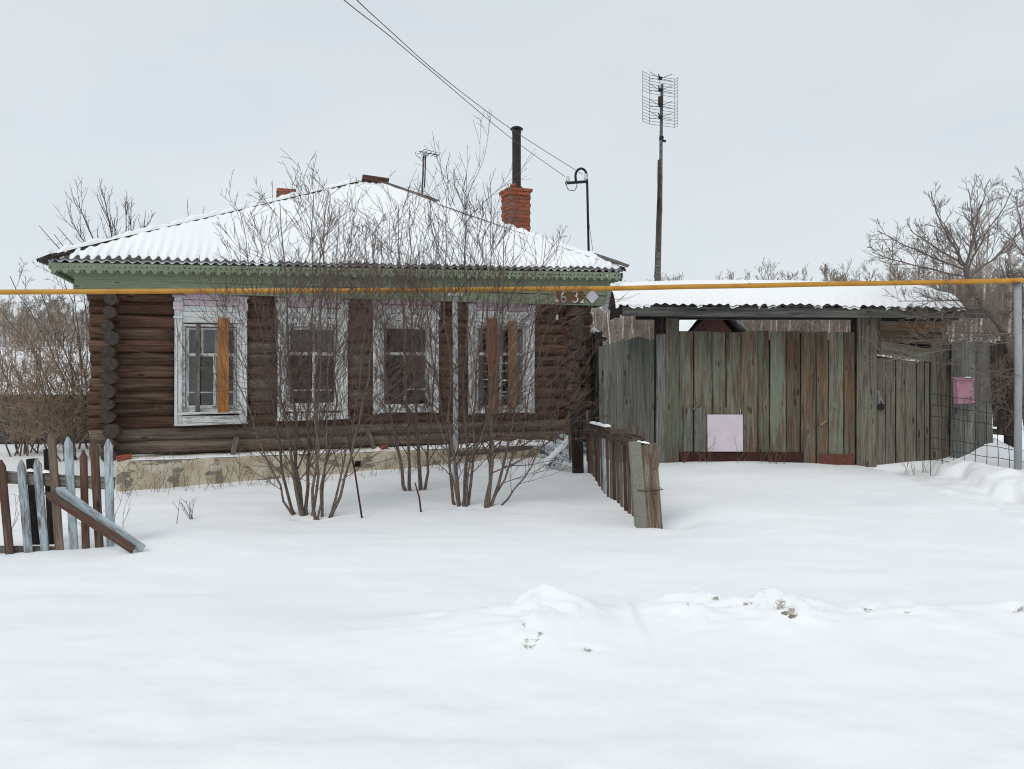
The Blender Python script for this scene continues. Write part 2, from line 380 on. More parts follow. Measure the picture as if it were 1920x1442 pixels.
def make_plaster():
    m, n, b = newmat('peeling_plaster')
    tc = N(n, 'ShaderNodeTexCoord')
    mp = N(n, 'ShaderNodeMapping'); mp.inputs['Scale'].default_value = (1.0, 1.0, 1.9); n.links.new(tc.outputs['Object'], mp.inputs[0])
    t = N(n, 'ShaderNodeTexNoise', Scale=1.5, Detail=9.0, Roughness=0.62, Distortion=0.3); n.links.new(mp.outputs[0], t.inputs[0])
    t2 = N(n, 'ShaderNodeTexNoise', Scale=26.0, Detail=6.0); n.links.new(tc.outputs['Object'], t2.inputs[0])
    t3 = N(n, 'ShaderNodeTexNoise', Scale=3.2, Detail=4.0); n.links.new(tc.outputs['Object'], t3.inputs[0])
    wash = ramp(n, [(0.35, (0.42, 0.34, 0.23)), (0.6, (0.56, 0.50, 0.39))], t3.outputs[0]).outputs[0]
    base = ramp(n, [(0.3, (0.17, 0.155, 0.125)), (0.7, (0.29, 0.26, 0.21))], t2.outputs[0]).outputs[0]
    sp = N(n, 'ShaderNodeSeparateXYZ'); n.links.new(tc.outputs['Object'], sp.inputs[0])
    ad = N(n, 'ShaderNodeMath', operation='MULTIPLY_ADD'); ad.inputs[1].default_value = 0.09
    n.links.new(sp.outputs[2], ad.inputs[0]); n.links.new(t.outputs[0], ad.inputs[2])
    msk = ramp(n, [(0.445, (0, 0, 0)), (0.46, (1, 1, 1))], ad.outputs[0]).outputs[0]
    c = mix(n, msk, base, wash)
    c = mix(n, 0.35, c, ramp(n, [(0.35, (0.6, 0.6, 0.6)), (0.65, (1.1, 1.1, 1.1))], t2.outputs[0]).outputs[0], 'MULTIPLY')
    n.links.new(c, b.inputs['Base Color']); b.inputs['Roughness'].default_value = 0.95
    s = N(n, 'ShaderNodeMath', operation='MULTIPLY_ADD'); s.inputs[1].default_value = 0.25
    n.links.new(t2.outputs[0], s.inputs[0]); n.links.new(msk, s.inputs[2])
    bump(n, b, s.outputs[0], 0.8, 0.012)
    return m
M_plaster = make_plaster()

def make_snow(dirt=False):
    m, n, b = newmat('dirty_road_snow' if dirt else 'snow')
    tc = N(n, 'ShaderNodeTexCoord')
    t = N(n, 'ShaderNodeTexNoise', Scale=0.8, Detail=5.0, Roughness=0.55); n.links.new(tc.outputs['Object'], t.inputs[0])
    t2 = N(n, 'ShaderNodeTexNoise', Scale=45.0, Detail=4.0, Roughness=0.6); n.links.new(tc.outputs['Object'], t2.inputs[0])
    t4 = N(n, 'ShaderNodeTexNoise', Scale=7.0, Detail=5.0, Roughness=0.6); n.links.new(tc.outputs['Object'], t4.inputs[0])
    c = ramp(n, [(0.3, (0.865, 0.885, 0.905)), (0.7, (0.905, 0.915, 0.92))], t.outputs[0]).outputs[0]
    at = N(n, 'ShaderNodeAttribute', attribute_name='dirt')
    dc = ramp(n, [(0.35, (0.26, 0.22, 0.18)), (0.65, (0.58, 0.54, 0.48))], t4.outputs[0]).outputs[0]
    t5 = N(n, 'ShaderNodeTexNoise', Scale=24.0, Detail=9.0, Roughness=0.72); n.links.new(tc.outputs['Object'], t5.inputs[0])
    ma = N(n, 'ShaderNodeMath', operation='MULTIPLY_ADD'); ma.inputs[1].default_value = 0.40
    n.links.new(at.outputs['Fac'], ma.inputs[0]); n.links.new(t5.outputs[0], ma.inputs[2])
    c = mix(n, ramp(n, [(0.80, (0, 0, 0)), (0.86, (1, 1, 1))], ma.outputs[0]).outputs[0], c, dc)
    n.links.new(c, b.inputs['Base Color']); b.inputs['Roughness'].default_value = 0.7
    b.inputs['Specular IOR Level'].default_value = 0.15
    s = N(n, 'ShaderNodeMath', operation='MULTIPLY_ADD'); s.inputs[1].default_value = 0.22
    n.links.new(t2.outputs[0], s.inputs[0]); n.links.new(t4.outputs[0], s.inputs[2])
    bump(n, b, s.outputs[0], 0.32, 0.02)
    return m
M_snow = make_snow()

# ------------------------------------------------------------------ the ground: one sheet of snow to the wooded hills
CTRL = [(0, 1040, 7.9), (125, 1030, 8.0), (250, 1012, 8.3), (205, 922, 12.6), (300, 915, 12.8), (400, 905, 13.0), (500, 897, 13.3), (600, 890, 13.6),
        (730, 880, 14.0), (850, 872, 14.3), (940, 862, 14.5), (1010, 858, 14.8), (585, 971, 10.0), (480, 962, 10.2), (700, 962, 10.2), (780, 920, 12.2), (890, 950, 10.7), (1000, 905, 12.6),
        (1085, 886, 14.2), (1100, 930, 11.8), (1150, 960, 10.4), (1205, 992, 9.3), (1245, 978, 9.4), (1260, 925, 11.2), (1245, 872, 13.3), (1320, 869, 13.3), (1400, 868, 13.3),
        (1500, 870, 13.3), (1600, 876, 13.3), (1780, 872, 12.9), (1900, 880, 12.2), (1400, 950, 9.9), (1620, 955, 9.9), (1850, 935, 10.4), (60, 870, 15.6), (140, 858, 16.2)]
cp = [W(*c) for c in CTRL]
cp = [(p.x, p.y, p.z) for p in cp]
for X in (-9, -6, -3.5, -1.5, 0.5, 2.5, 4.5, 7, 10):
    cp += [(X, 6.6, CZ - 1.86), (X, 4.6, CZ - 1.80), (X, 2.6, CZ - 1.70), (X, 0, CZ - 1.66), (X, -6, CZ - 1.66)]
for X in (-14, -9, -4, 1, 6, 12): cp += [(X, 21, CZ - 1.9), (X, 30, CZ - 2.0)]
cp += [(-12, 9, CZ - 1.9), (-13, 14, CZ - 1.85), (12, 13, CZ - 1.6), (12, 9, CZ - 1.75), (4, 17, CZ - 1.75), (8, 17, CZ - 1.7)]
cp = np.array(cp)
BX = np.array([-9, -1.6, -0.75, -0.3, 0.02, 0.16, 0.38, 0.75, 1.1, 1.3, 1.62, 1.95, 2.2, 2.45, 2.62, 2.9, 3.15, 3.4, 3.66, 4.2, 6, 9])
BH = np.array([0.0, 0.0, 0.05, 0.10, 0.17, 0.22, 0.17, 0.10, 0.145, 0.205, 0.165, 0.215, 0.17, 0.11, 0.135, 0.15, 0.12, 0.12, 0.165, 0.13, 0.15, 0.1])
def ground(x, y):
    x = np.asarray(x, float); y = np.asarray(y, float)
    sh = x.shape; x = x.ravel(); y = y.ravel()
    z = np.empty_like(x)
    for i in range(0, len(x), 20000):
        xs, ys = x[i:i + 20000], y[i:i + 20000]
        d2 = (xs[:, None] - cp[None, :, 0]) ** 2 + (ys[:, None] - cp[None, :, 1]) ** 2
        wt = 1.0 / (d2 + 0.25) ** 1.9
        z[i:i + 20000] = (wt * cp[None, :, 2]).sum(1) / wt.sum(1)
    near = 1 - sstep(17, 26, y)
    # drift texture
    z = z + near * (0.05 * fbm(x * 0.35, y * 0.6, 3) + 0.012 * fbm(x * 1.6 + 3, y * 3.1, 3))
    z = z + (1 - sstep(3.6, 5.4, y)) * (0.030 * fbm(x * 2.6 + 7, y * 4.3, 5)) + near * 0.02 * np.abs(fbm(x * 0.5 + y * 0.25, y * 1.3 + 6, 3))
    # ploughed berm beside the road
    yc = 5.62 + 0.16 * np.sin(x * 0.9 + 0.4) + 0.22 * fbm(x * 0.9, x * 0 + 3.3, 2)
    h = np.interp(x, BX, BH)
    t = y - yc
    prof = np.where(t < 0, np.exp(-(t / 0.62) ** 2), np.exp(-(t / 0.19) ** 2))
    lump = 0.9 - 2.6 * np.abs(fbm(x * 1.7 + 9, y * 2.0, 4))
    z = z + np.where(x > 0.9, 0.74, 1.12) * h * prof * (0.95 + 0.35 * lump)
    crust = np.exp(-((t + 0.12) / 0.28) ** 2) * sstep(0.12, 0.2, h)
    z = z + crust * 0.12 * (0.35 - 1.6 * np.abs(fbm(x * 3.6, y * 5.6 + 2, 4)))
    # trodden path to the wicket, rough bank along its far side
    pm = sstep(6.02, 6.28, x + 0.10 * fbm(x * 2, y * 2, 3)) * (1 - sstep(7.02, 7.16, x + 0.28 * fbm(x * 2.4 + 4, y * 2.4, 3))) * sstep(2, 5, y) * (1 - sstep(13.28, 13.5, y))
    z = z - 0.15 * pm + pm * 0.05 * fbm(x * 4, y * 4, 3)
    bank = np.exp(-((x - 7.35) / 0.26) ** 2) * sstep(6, 9, y) * (1 - sstep(12.9, 13.2, y))
    z = z + bank * (0.10 + 0.10 * fbm(x * 3.4, y * 3.4 + 8, 4))
    # snow heaped by the board fence on the right
    z = z + 0.42 * np.exp(-((x - 8.35) ** 2 + ((y - 13.5) / 0.6) ** 2) / 0.25)
    # hollow in front of the near fence post
    z = z - 0.10 * np.exp(-((x - 1.98) ** 2 + (y - 9.35) ** 2) / 0.05)
    # wells round trunks
    for (tx, ty) in ((-2.72, 10.0), (-2.48, 9.95), (-0.70, 10.72), (-0.34, 10.7), (-1.55, 12.3)):
        z = z - 0.05 * np.exp(-((x - tx) ** 2 + (y - ty) ** 2) / 0.02)
    # far field rising to wooded slopes
    far = sstep(34, 150, y)
    hill = 5.2 + 3.0 * fbm(x * 0.006, y * 0.006 + 4, 3)
    z = z + far * hill + sstep(150, 600, y) * (10 + 16 * fbm(x * 0.003 + 2, y * 0.003, 3))
    return z.reshape(sh)
def gz(x, y): return float(ground(np.array([x]), np.array([y]))[0])

def axis(parts):
    out = []
    for a, b, s in parts: out.append(np.arange(a, b, s))
    return np.concatenate(out + [np.array([parts[-1][1]])])
gx = axis([(-900, -120, 40), (-120, -30, 6), (-30, -9, 0.7), (-9, -1, 0.05), (-1, 8.6, 0.036), (8.6, 30, 0.7), (30, 120, 6), (120, 900, 40)])
gy = axis([(-40, 1.6, 1.0), (1.6, 4.6, 0.05), (4.6, 6.6, 0.03), (6.6, 15.2, 0.045), (15.2, 30, 0.6), (30, 200, 5), (200, 1200, 50)])
GX, GY = np.meshgrid(gx, gy)
GZ = ground(GX, GY)
nx, ny = len(gx), len(gy)
idx = np.arange(nx * ny).reshape(ny, nx)
Fq = np.stack([idx[:-1, :-1], idx[:-1, 1:], idx[1:, 1:], idx[1:, :-1]], -1).reshape(-1, 4)
snow_ground = fast_mesh('snow_ground', np.stack([GX, GY, GZ], -1).reshape(-1, 3), Fq, M_snow)
tag(snow_ground, 'deep untrodden snow covering the yard and the road edge', 'snow', kind='structure')

DIRT = [(994, 1206, .07, .03), (984, 1165, .025, .03), (1012, 1190, .04, .02), (1095, 1216, .09, .016), (1290, 1137, .03, .02), (1340, 1122, .09, .02), (1400, 1128, .08, .014), (1466, 1138, .07, .045), (1486, 1153, .05, .04), (1625, 1141, .07, .018), (1700, 1148, .07, .014), (1912, 1142, .07, .03)]
def add_dirt():
    m = np.zeros(GX.shape)
    for (px, py, rx, ry) in DIRT:
        p = on_ground(px, py)
        e = np.exp(-((GX - p.x) / rx) ** 2 - ((GY - p.y) / (ry * 2.2)) ** 2)
        m = np.maximum(m, e)
    at = snow_ground.data.attributes.new('dirt', 'FLOAT', 'POINT'); at.data.foreach_set('value', m.ravel().astype(np.float32))
    co = np.stack([GX, GY, GZ - 0.05 * m * (0.4 + 1.8 * fbm(GX * 11, GY * 17, 3))], -1).reshape(-1, 3).astype(np.float32)
    snow_ground.data.vertices.foreach_set('co', co.ravel()); snow_ground.data.update()
def on_ground(px, py, d0=10.0):
    """point where the ray through a pixel meets the snow"""
    a = (px - CX) / F; b = (HY - py) / F
    d = np.arange(2.5, 40, 0.02)
    g = ground(a * d, d); hit = np.nonzero(CZ + b * d <= g)[0]
    k = d[hit[0]] if len(hit) else d0
    return Vector((a * k, k, gz(a * k, k)))

add_dirt()
# ------------------------------------------------------------------ the log house
OX, OY = -6.77, 13.0
UX, UY = 0.9448, 0.3277
VX, VY = -0.3277, 0.9448
L, D = 8.42, 7.2
U = Vector((UX, UY, 0)); VV = Vector((VX, VY, 0)); ZZ = Vector((0, 0, 1))
def H(u, v, z): return Vector((OX + u * UX + v * VX, OY + u * UY + v * VY, CZ + z))
def fu(px, v):                          # facade coordinate under a pixel column
    a = (px - CX) / F
    return (a * (OY + v * VY) - OX - v * VX) / (UX - a * UY)
def fz(u, v, py): return (HY - py) / F * (OY + u * UY + v * VY)

house = root('log_house', H(L / 2, 0, -2.0), 'dark brown log house with green eaves and four white window surrounds', 'house')

PITCH, RAD = 0.216, 0.1165
ZB = -1.42
NC = 13
def log(p0, p1, r, mat, parent, name='log', sides=14):
    p0 = Vector(p0); p1 = Vector(p1); Lg = (p1 - p0).length
    M = frame(p0, p1 - p0, ZZ)
    n = max(2, int(Lg / 0.45)); V, Fc, fm = [], [], []
    s = random.random() * 100
    for i in range(n + 1):
        x = Lg * i / n
        rr = r * (1 + 0.07 * nz3(x * 0.8, s)); oy = 0.016 * nz3(x * 0.6, s + 9); oz = 0.02 * nz3(x * 0.6, s + 19)
        for k in range(sides):
            a = 2 * math.pi * k / sides
            q = rr * (1 + 0.05 * nz3(math.cos(a) * 1.5 + s, math.sin(a) * 1.5, x * 0.7))
            V.append((x, q * math.cos(a) + oy, q * math.sin(a) + oz))
    for i in range(n):
        for k in range(sides):
            k2 = (k + 1) % sides
            Fc.append((i * sides + k, i * sides + k2, (i + 1) * sides + k2, (i + 1) * sides + k)); fm.append(0)
    Fc.append(tuple(range(sides - 1, -1, -1))); Fc.append(tuple(range(n * sides, (n + 1) * sides))); fm += [1, 1]
    o = mesh(name, V, Fc, None, parent, M, mats=[mat, M_logend], fmat=fm)
    me = o.data
    sm = [True] * len(me.polygons); sm[-1] = sm[-2] = False
    me.polygons.foreach_set('use_smooth', sm)
    return o

VC = -0.15                              # front plane of the window surrounds
WIN = []                                # per window: casing left/right px, header bottom, sash bottom, apron bottom (0 = none), casing bottom
for (xl, xr, hb, sb, ab, cb) in ((327, 463, 607, 771, 795, 795), (520, 652, 607, 766, 786, 786), (699, 823, 606, 768, 0, 775), (878, 1002, 606, 770, 0, 776)):
    u0, u1 = fu(xl, VC), fu(xr, VC); um = (u0 + u1) / 2
    WIN.append(dict(u0=u0, u1=u1, hb=fz(um, VC, hb), sb=fz(um, VC, sb), ab=fz(um, VC, ab) if ab else None, cb=fz(um, VC, cb)))

for k in range(NC):
    z = ZB + PITCH * (k + 0.5)
    mat = M_loggrey if k < 2 else (M_logred if k > 9 or (k in (2, 8)) else M_log)
    cuts = [(wn['u0'] + 0.10, wn['u1'] - 0.10) for wn in WIN if wn['sb'] - 0.06 < z < wn['hb'] + 0.02]
    a0 = -0.30 - random.uniform(0, 0.09); a1 = L + 0.40 + random.uniform(0, 0.08)
    r = RAD * random.uniform(0.97, 1.04)
    e = a0
    for c0, c1 in cuts + [(a1, a1)]:
        mt = mat
        if 2.0 < e < 5.5 and 3 < k < 10 and random.random() < 0.55: mt = M_loggrey
        log(H(e, 0, z), H(c0, 0, z), r, mt, house)
        e = c1
    zz = z + PITCH / 2
    for uu in (0.0, L):
        f0 = -0.34 - random.uniform(-0.02, 0.07)
        if k == NC - 1: continue
        log(H(uu + random.uniform(-.035, .035), f0, zz + random.uniform(-.02, .02)), H(uu, D + 0.3, zz), RAD * random.uniform(0.80, 1.10), M_log, house)
    log(H(-0.3, D, z), H(L + 0.3, D, z), RAD, M_log, house)
# bottom end piece of the left corner
log(H(0, -0.36, ZB), H(0, D + 0.3, ZB), RAD * 0.98, M_log, house)
log(H(L, -0.33, ZB), H(L, D + 0.3, ZB), RAD * 0.98, M_log, house)
# logs and stones carrying the corners down into the snow
for uu, vv in ((0, -0.08), (L, -0.05), (0, D), (L, D)):
    log(H(uu, vv, -2.3), H(uu, vv, ZB - 0.06), 0.17, M_blackwood, house, 'corner_block')
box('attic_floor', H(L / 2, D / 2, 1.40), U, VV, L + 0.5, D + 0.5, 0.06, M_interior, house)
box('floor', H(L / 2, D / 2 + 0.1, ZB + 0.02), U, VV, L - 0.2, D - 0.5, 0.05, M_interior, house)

# --- windows
def window(i, wn):
    u0, u1, hb, sb, ab, cb = (wn[k] for k in ('u0', 'u1', 'hb', 'sb', 'ab', 'cb'))
    top = 1.335
    j0, j1 = u0 + 0.12, u1 - 0.12
    # frame ring (the part every other piece hangs on)
    ring = bmesh.new()
    def rbox(a0, a1, v0, v1, z0, z1):
        m = Matrix.Identity(4)
        g = bmesh.ops.create_cube(ring, size=1)
        for v in g['verts']:
            v.co = H(a0 + (v.co.x + .5) * (a1 - a0), v0 + (v.co.y + .5) * (v1 - v0), z0 + (v.co.z + .5) * (z1 - z0))
    rbox(j0 - 0.02, j0 + 0.05, -0.125, 0.12, sb - 0.05, hb + 0.05); rbox(j1 - 0.05, j1 + 0.02, -0.125, 0.12, sb - 0.05, hb + 0.05)
    rbox(j0 + 0.05, j1 - 0.05, -0.123, 0.12, hb - 0.05, hb + 0.05); rbox(j0 + 0.05, j1 - 0.05, -0.123, 0.12, sb - 0.05, sb + 0.035)
    me = bpy.data.meshes.new('window'); ring.to_mesh(me); ring.free(); me.materials.append(M_whiteworn)
    c = H((u0 + u1) / 2, 0, sb); me.transform(Matrix.Translation(-c))
    wd = link(bpy.data.objects.new('window', me), house, Matrix.Translation(c))
    hgt = lambda v: v
    # side casings with a raised bead and a capital
    for s, (a, b) in enumerate(((u0, u0 + 0.125), (u1 - 0.125, u1))):
        m_ = (a + b) / 2
        lo = cb if (ab is None or s == 0) else cb
        board('casing', H(m_, VC, lo), H(m_, VC, top - 0.03), U, 0.125, 0.045, M_white if s else M_whiteworn, wd, jit=0.003, rag=0.0)
        board('bead', H(m_ - 0.03, VC - 0.03, lo + 0.06), H(m_ - 0.03, VC - 0.03, hb + 0.02), U, 0.03, 0.018, M_white, wd, jit=0.001)
        box('capital', H(m_, VC - 0.034, hb + 0.10), U, ZZ, 0.15, 0.035, 0.03, M_white, wd)
        box('capital', H(m_, VC - 0.034, hb + 0.30), U, ZZ, 0.16, 0.13, 0.028, M_pink if top - hb > .5 else M_white, wd)
        box('capital', H(m_, VC - 0.040, top - 0.05), U, ZZ, 0.18, 0.04, 0.045, M_pink, wd)
    # header boards
    n = 5; hh = (top - hb - 0.02) / n
    for k in range(n):
        zc = hb + 0.01 + hh * (k + 0.5)
        board('header_board', H(u0 + 0.127, VC + 0.012, zc), H(u1 - 0.127, VC + 0.012, zc), ZZ, hh - 0.006, 0.03, M_pink if k >= n - 2 else M_white, wd, jit=0.002)
    board('cornice', H(u0 - 0.03, VC - 0.03, top + 0.004), H(u1 + 0.03, VC - 0.03, top + 0.004), ZZ, 0.035, 0.07, M_pink, wd, jit=0.002)
    # apron
    if ab is not None:
        zc = (sb + ab) / 2 - 0.01
        board('sill', H(u0 + 0.05, VC - 0.03, sb - 0.035), H(u1 - 0.03, VC - 0.03, sb - 0.03), ZZ, 0.04, 0.07, M_whiteworn, wd, jit=0.004)
        board('apron', H(u0 + 0.127, VC - 0.01, zc - 0.02), H(u1 - 0.127, VC - 0.01, zc - 0.02), ZZ, sb - ab - 0.08, 0.035, M_whiteworn, wd, jit=0.006)
        board('apron_moulding', H(u0 - 0.005, VC - 0.025, ab - 0.002), H(u1 + 0.02, VC - 0.025, ab + 0.012), ZZ, 0.035, 0.04, M_whiteworn, wd, jit=0.008)
        box('apron_block', H((u0 + u1) / 2, VC - 0.036, zc - 0.02), U, ZZ, 0.05, 0.10, 0.018, M_whiteworn, wd)
    else:
        board('sill', H(u0 + 0.13, VC + 0.01, sb - 0.02), H(u1 - 0.13, VC + 0.01, sb - 0.02), ZZ, 0.06, 0.05, M_whiteworn, wd, jit=0.004)
    # sashes, bars and panes
    s0, s1, z0, z1 = j0 + 0.055, j1 - 0.055, sb + 0.04, hb - 0.055
    vs = -0.065
    zt = z0 + (z1 - z0) * 0.66
    bar = lambda a, b, wdir, wv: board('sash_bar', a, b, wdir, wv, 0.035, M_whiteworn, wd, jit=0.002)
    bar(H(s0 + .025, vs, z0), H(s0 + .025, vs, z1), U, 0.05); bar(H(s1 - .025, vs, z0), H(s1 - .025, vs, z1), U, 0.05)
    bar(H(s0 + .05, vs, z1 - .025), H(s1 - .05, vs, z1 - .025), ZZ, 0.05); bar(H(s0 + .05, vs, z0 + .03), H(s1 - .05, vs, z0 + .03), ZZ, 0.06)
    bar(H(s0 + .05, vs - .002, zt), H(s1 - .05, vs - .002, zt), ZZ, 0.055)
    mid = {0: 0.57, 1: 0.52, 2: 0.5, 3: 0.5}[i]
    sm = s0 + (s1 - s0) * mid
    bar(H(sm, vs - .004, z0 + .06), H(sm, vs - .004, zt - .03), U, 0.05)
    zl = z0 + (z1 - z0) * (0.2 if i != 2 else 0.22)
    if i in (0, 1): bar(H(s0 + .05, vs + .003, zl), H(sm - .03, vs + .003, zl), ZZ, 0.025)
    bar(H(sm + .03, vs + .003, zl), H(s1 - .05, vs + .003, zl), ZZ, 0.025)
    if i == 0: bar(H(s0 + .27, vs + .003, zt + .03), H(s0 + .27, vs + .003, z1 - .05), U, 0.035)
    for (a0, a1, b0, b1) in ((s0 + .05, s1 - .05, zt + .028, z1 - .05), (s0 + .05, sm - .025, z0 + .06, zt - .028), (sm + .025, s1 - .05, z0 + .06, zt - .028)):
        box('pane', H((a0 + a1) / 2, vs + .012, (b0 + b1) / 2), U, ZZ, a1 - a0 + .01, b1 - b0 + .01, 0.004, M_glass, wd)
    # inner sash, and net curtains hanging behind it
    for um_ in (s0 + .03, sm + .015, s1 - .03):
        board('inner_sash_bar', H(um_, 0.075, z0), H(um_, 0.075, z1), U, 0.045, 0.035, M_white, wd, jit=0.002)
    for zq in (z0 + .02, zt + 0.01, z1 - .02):
        board('inner_sash_bar', H(s0 + .055, 0.078, zq), H(s1 - .055, 0.078, zq), ZZ, 0.045, 0.03, M_white, wd, jit=0.002)
    drops = {0: [(s0, s0 + .22, z0 + .1), (s0 + .24, s0 + .52, zt + .05)], 1: [(s0, s1, zt - 0.02)], 2: [(s0, s0 + .12, z0)], 3: [(s1 - .28, s1, z0 + .2)]}[i]
    for (a0, a1, zb_) in drops:
        V, Fc = [], []
        m = 22
        for q in range(m + 1):
            a = a0 + (a1 - a0) * q / m; vv = 0.16 + 0.02 * math.sin(q * 1.9) + 0.01 * math.sin(q * 4.1)
            V += [H(a, vv, zb_), H(a, vv, z1 + .05)]
            if q: Fc.append((2 * q - 2, 2 * q, 2 * q + 1, 2 * q - 1))
        cc = H((a0 + a1) / 2, 0.16, zb_)
        mesh('curtain', [v - cc for v in V], Fc, M_curtain, wd, Matrix.Translation(cc), smooth=True)
    return wd
wins = [window(i, wn) for i, wn in enumerate(WIN)]
wins[0]['label'] = 'white framed window with one orange plank nailed across'
wins[3]['label'] = 'white framed window with two upright planks nailed over it'
def nailed(win, xa, xb, ya, yb, mat, v=VC - 0.06, ch=None, xtop=None):
    v = v
    uc = fu((xa + xb) / 2, v); wpx = fu(xb, v) - fu(xa, v)
    ut = fu(xtop, v) if xtop else uc
    board('nailed_plank', H(uc, v, fz(uc, v, yb)), H(ut, v, fz(uc, v, ya)), U, wpx, 0.032, mat, win, jit=0.004, slant=0.05)
nailed(wins[0], 408, 430, 597, 773, M_orange)
nailed(wins[0], 366, 375, 607, 773, M_greywood, v=VC - 0.045, xtop=372)
nailed(wins[3], 915, 933, 597, 773, M_rustplank, xtop=923)
nailed(wins[3], 952, 968, 601, 768, M_tanplank, xtop=962)

# --- eaves: frieze boards, soffit, carved valance
uEL, uER = -0.85, L + 1.0
VE = -0.5
def ze(u): return 1.755 + (u - uEL) / (uER - uEL) * 0.27
fL, fR = -0.50, L + 0.70
board('frieze_board', H(fL, -0.30, 1.415), H(fR, -0.30, 1.425), ZZ, 0.18, 0.035, M_green, house, jit=0.002)
board('frieze_board', H(fL - 0.02, -0.32, 1.582), H(fR + 0.02, -0.32, 1.612), ZZ, 0.165, 0.035, M_green, house, jit=0.002)
board('frieze_board', H(fL - 0.04, -0.34, 1.72), H(fR + 0.04, -0.34, 1.79), ZZ, 0.22, 0.03, M_green, house, jit=0.002)
board('frieze_trim', H(fL, -0.33, 1.322), H(fR, -0.33, 1.328), ZZ, 0.02, 0.05, M_green, house, jit=0.001)
for uu in (fL, fR):
    board('frieze_board', H(uu, -0.28, 1.53), H(uu, D + 0.35, 1.53), ZZ, 0.40, 0.035, M_green, house, jit=0.002)
board('frieze_board', H(fL, D + 0.35, 1.53), H(fR, D + 0.35, 1.53), ZZ, 0.40, 0.035, M_green, house, jit=0.002)
# soffits
board('soffit', H(uEL + .05, -0.395, 1.66), H(uER - .05, -0.395, 1.88), VV, 0.20, 0.02, M_green, house, jit=0.0)
for a, b in ((uEL + .04, fL), (fR, uER - .04)):
    board('soffit', H((a + b) / 2, -0.29, 1.66 if a < 0 else 1.85), H((a + b) / 2, D + 0.45, 1.66 if a < 0 else 1.85), U, b - a, 0.02, M_green, house, jit=0.0)
# carved valance: scallops with drilled holes
def lace_tile(P, hgt):
    bm = bmesh.new()
    out = [(0, 0), (P, 0)]
    low = [(P, -hgt * .62), (P * .93, -hgt * .70), (P * .88, -hgt * .95), (P * .82, -hgt * .72), (P * .76, -hgt * .62), (P * .70, -hgt * .74), (P * .60, -hgt * .95), (P * .46, -hgt), (P * .30, -hgt * .95), (P * .20, -hgt * .76), (P * .12, -hgt * .64), (0, -hgt * .62)]
    loop = [bm.verts.new((x, y, 0)) for x, y in out + low]
    E = [bm.edges.new((loop[i], loop[(i + 1) % len(loop)])) for i in range(len(loop))]
    for cx, cy, r in ((P * .25, -hgt * .40, 0.0165), (P * .72, -hgt * .36, 0.015)):
        c = [bm.verts.new((cx + r * math.cos(t * math.pi / 5), cy + r * math.sin(t * math.pi / 5), 0)) for t in range(10)]
        E += [bm.edges.new((c[i], c[(i + 1) % 10])) for i in range(10)]
    bmesh.ops.triangle_fill(bm, use_beauty=True, use_dissolve=False, edges=E)
    g = bmesh.ops.extrude_face_region(bm, geom=bm.faces[:])
    for v in g['geom']:
        if isinstance(v, bmesh.types.BMVert): v.co.z += 0.022
    bm.verts.index_update()
    V = [v.co.copy() for v in bm.verts]; Fc = [[v.index for v in f.verts] for f in bm.faces]
    bm.free(); return V, Fc
PT = 0.164; tV, tF = lace_tile(PT, 0.165)
ntile = int((uER - uEL - 0.02) / PT); per = 9
for b0 in range(0, ntile, per):
    cnt = min(per, ntile - b0); V, Fc = [], []
    for q in range(cnt):
        o = len(V)
        V += [Vector((v.x + q * PT, v.y, v.z)) for v in tV]; Fc += [[i + o for i in f] for f in tF]
    ua = uEL + 0.01 + b0 * PT; ub = ua + cnt * PT
    mesh('carved_valance', V, Fc, M_green, house, frame(H(ua, VE + 0.03, ze(ua) - 0.03), H(ub, VE + 0.03, ze(ub) - 0.03) - H(ua, VE + 0.03, ze(ua) - 0.03), ZZ))
# valance down the left side eave and the right
for uu in (uEL + .03, uER - .03):
    cnt = int((D + 0.9) / PT); V, Fc = [], []
    for q in range(cnt):
        o = len(V)
        V += [Vector((v.x + q * PT, v.y, v.z)) for v in tV]; Fc += [[i + o for i in f] for f in tF]
    mesh('carved_valance', V, Fc, M_green, house, frame(H(uu, VE + 0.06, ze(uu) - 0.03), VV, ZZ))

# --- hipped roof of corrugated sheets
uA1, uA2, vA = 4.72, 5.14, 3.6
ZA = 4.36
vB = D + 0.5
AMP, WL = 0.021, 0.15
def roof_front(u, v):                   # surface height on the front slope
    s = (v - VE) / (vA - VE)
    return ze(u) * (1 - s) + ZA * s
def vmax_front(u):
    if u < uA1: return VE + (vA - VE) * (u - uEL) / (uA1 - uEL)
    if u > uA2: return VE + (vA - VE) * (uER - u) / (uER - uA2)
    return vA
def roof_side(u, left=True):
    s = (u - uEL) / (uA1 - uEL) if left else (uER - u) / (uER - uA2)
    return (ze(uEL) if left else ze(uER)) * (1 - s) + ZA * s
def roof_z(u, v):
    c = [roof_front(u, v), roof_side(u, True), roof_side(u, False), ze(u) + (ZA - ze(u)) * (vB - v) / (vB - vA)]
    return min(c)
def sheet_mesh(name, cols, parent, mat):
    """cols: list of point lists of equal length"""
    m = len(cols[0]); V, Fc = [], []
    for c in cols: V += c
    for i in range(len(cols) - 1):
        for k in range(m - 1):
            a = i * m + k; b = a + m
            Fc.append((a, b, b + 1, a + 1))
    c0 = V[0].copy()
    return mesh(name, [v - c0 for v in V], Fc, mat, parent, Matrix.Translation(c0), smooth=True)
nsheet = 8; sw = 1.2
a = uEL
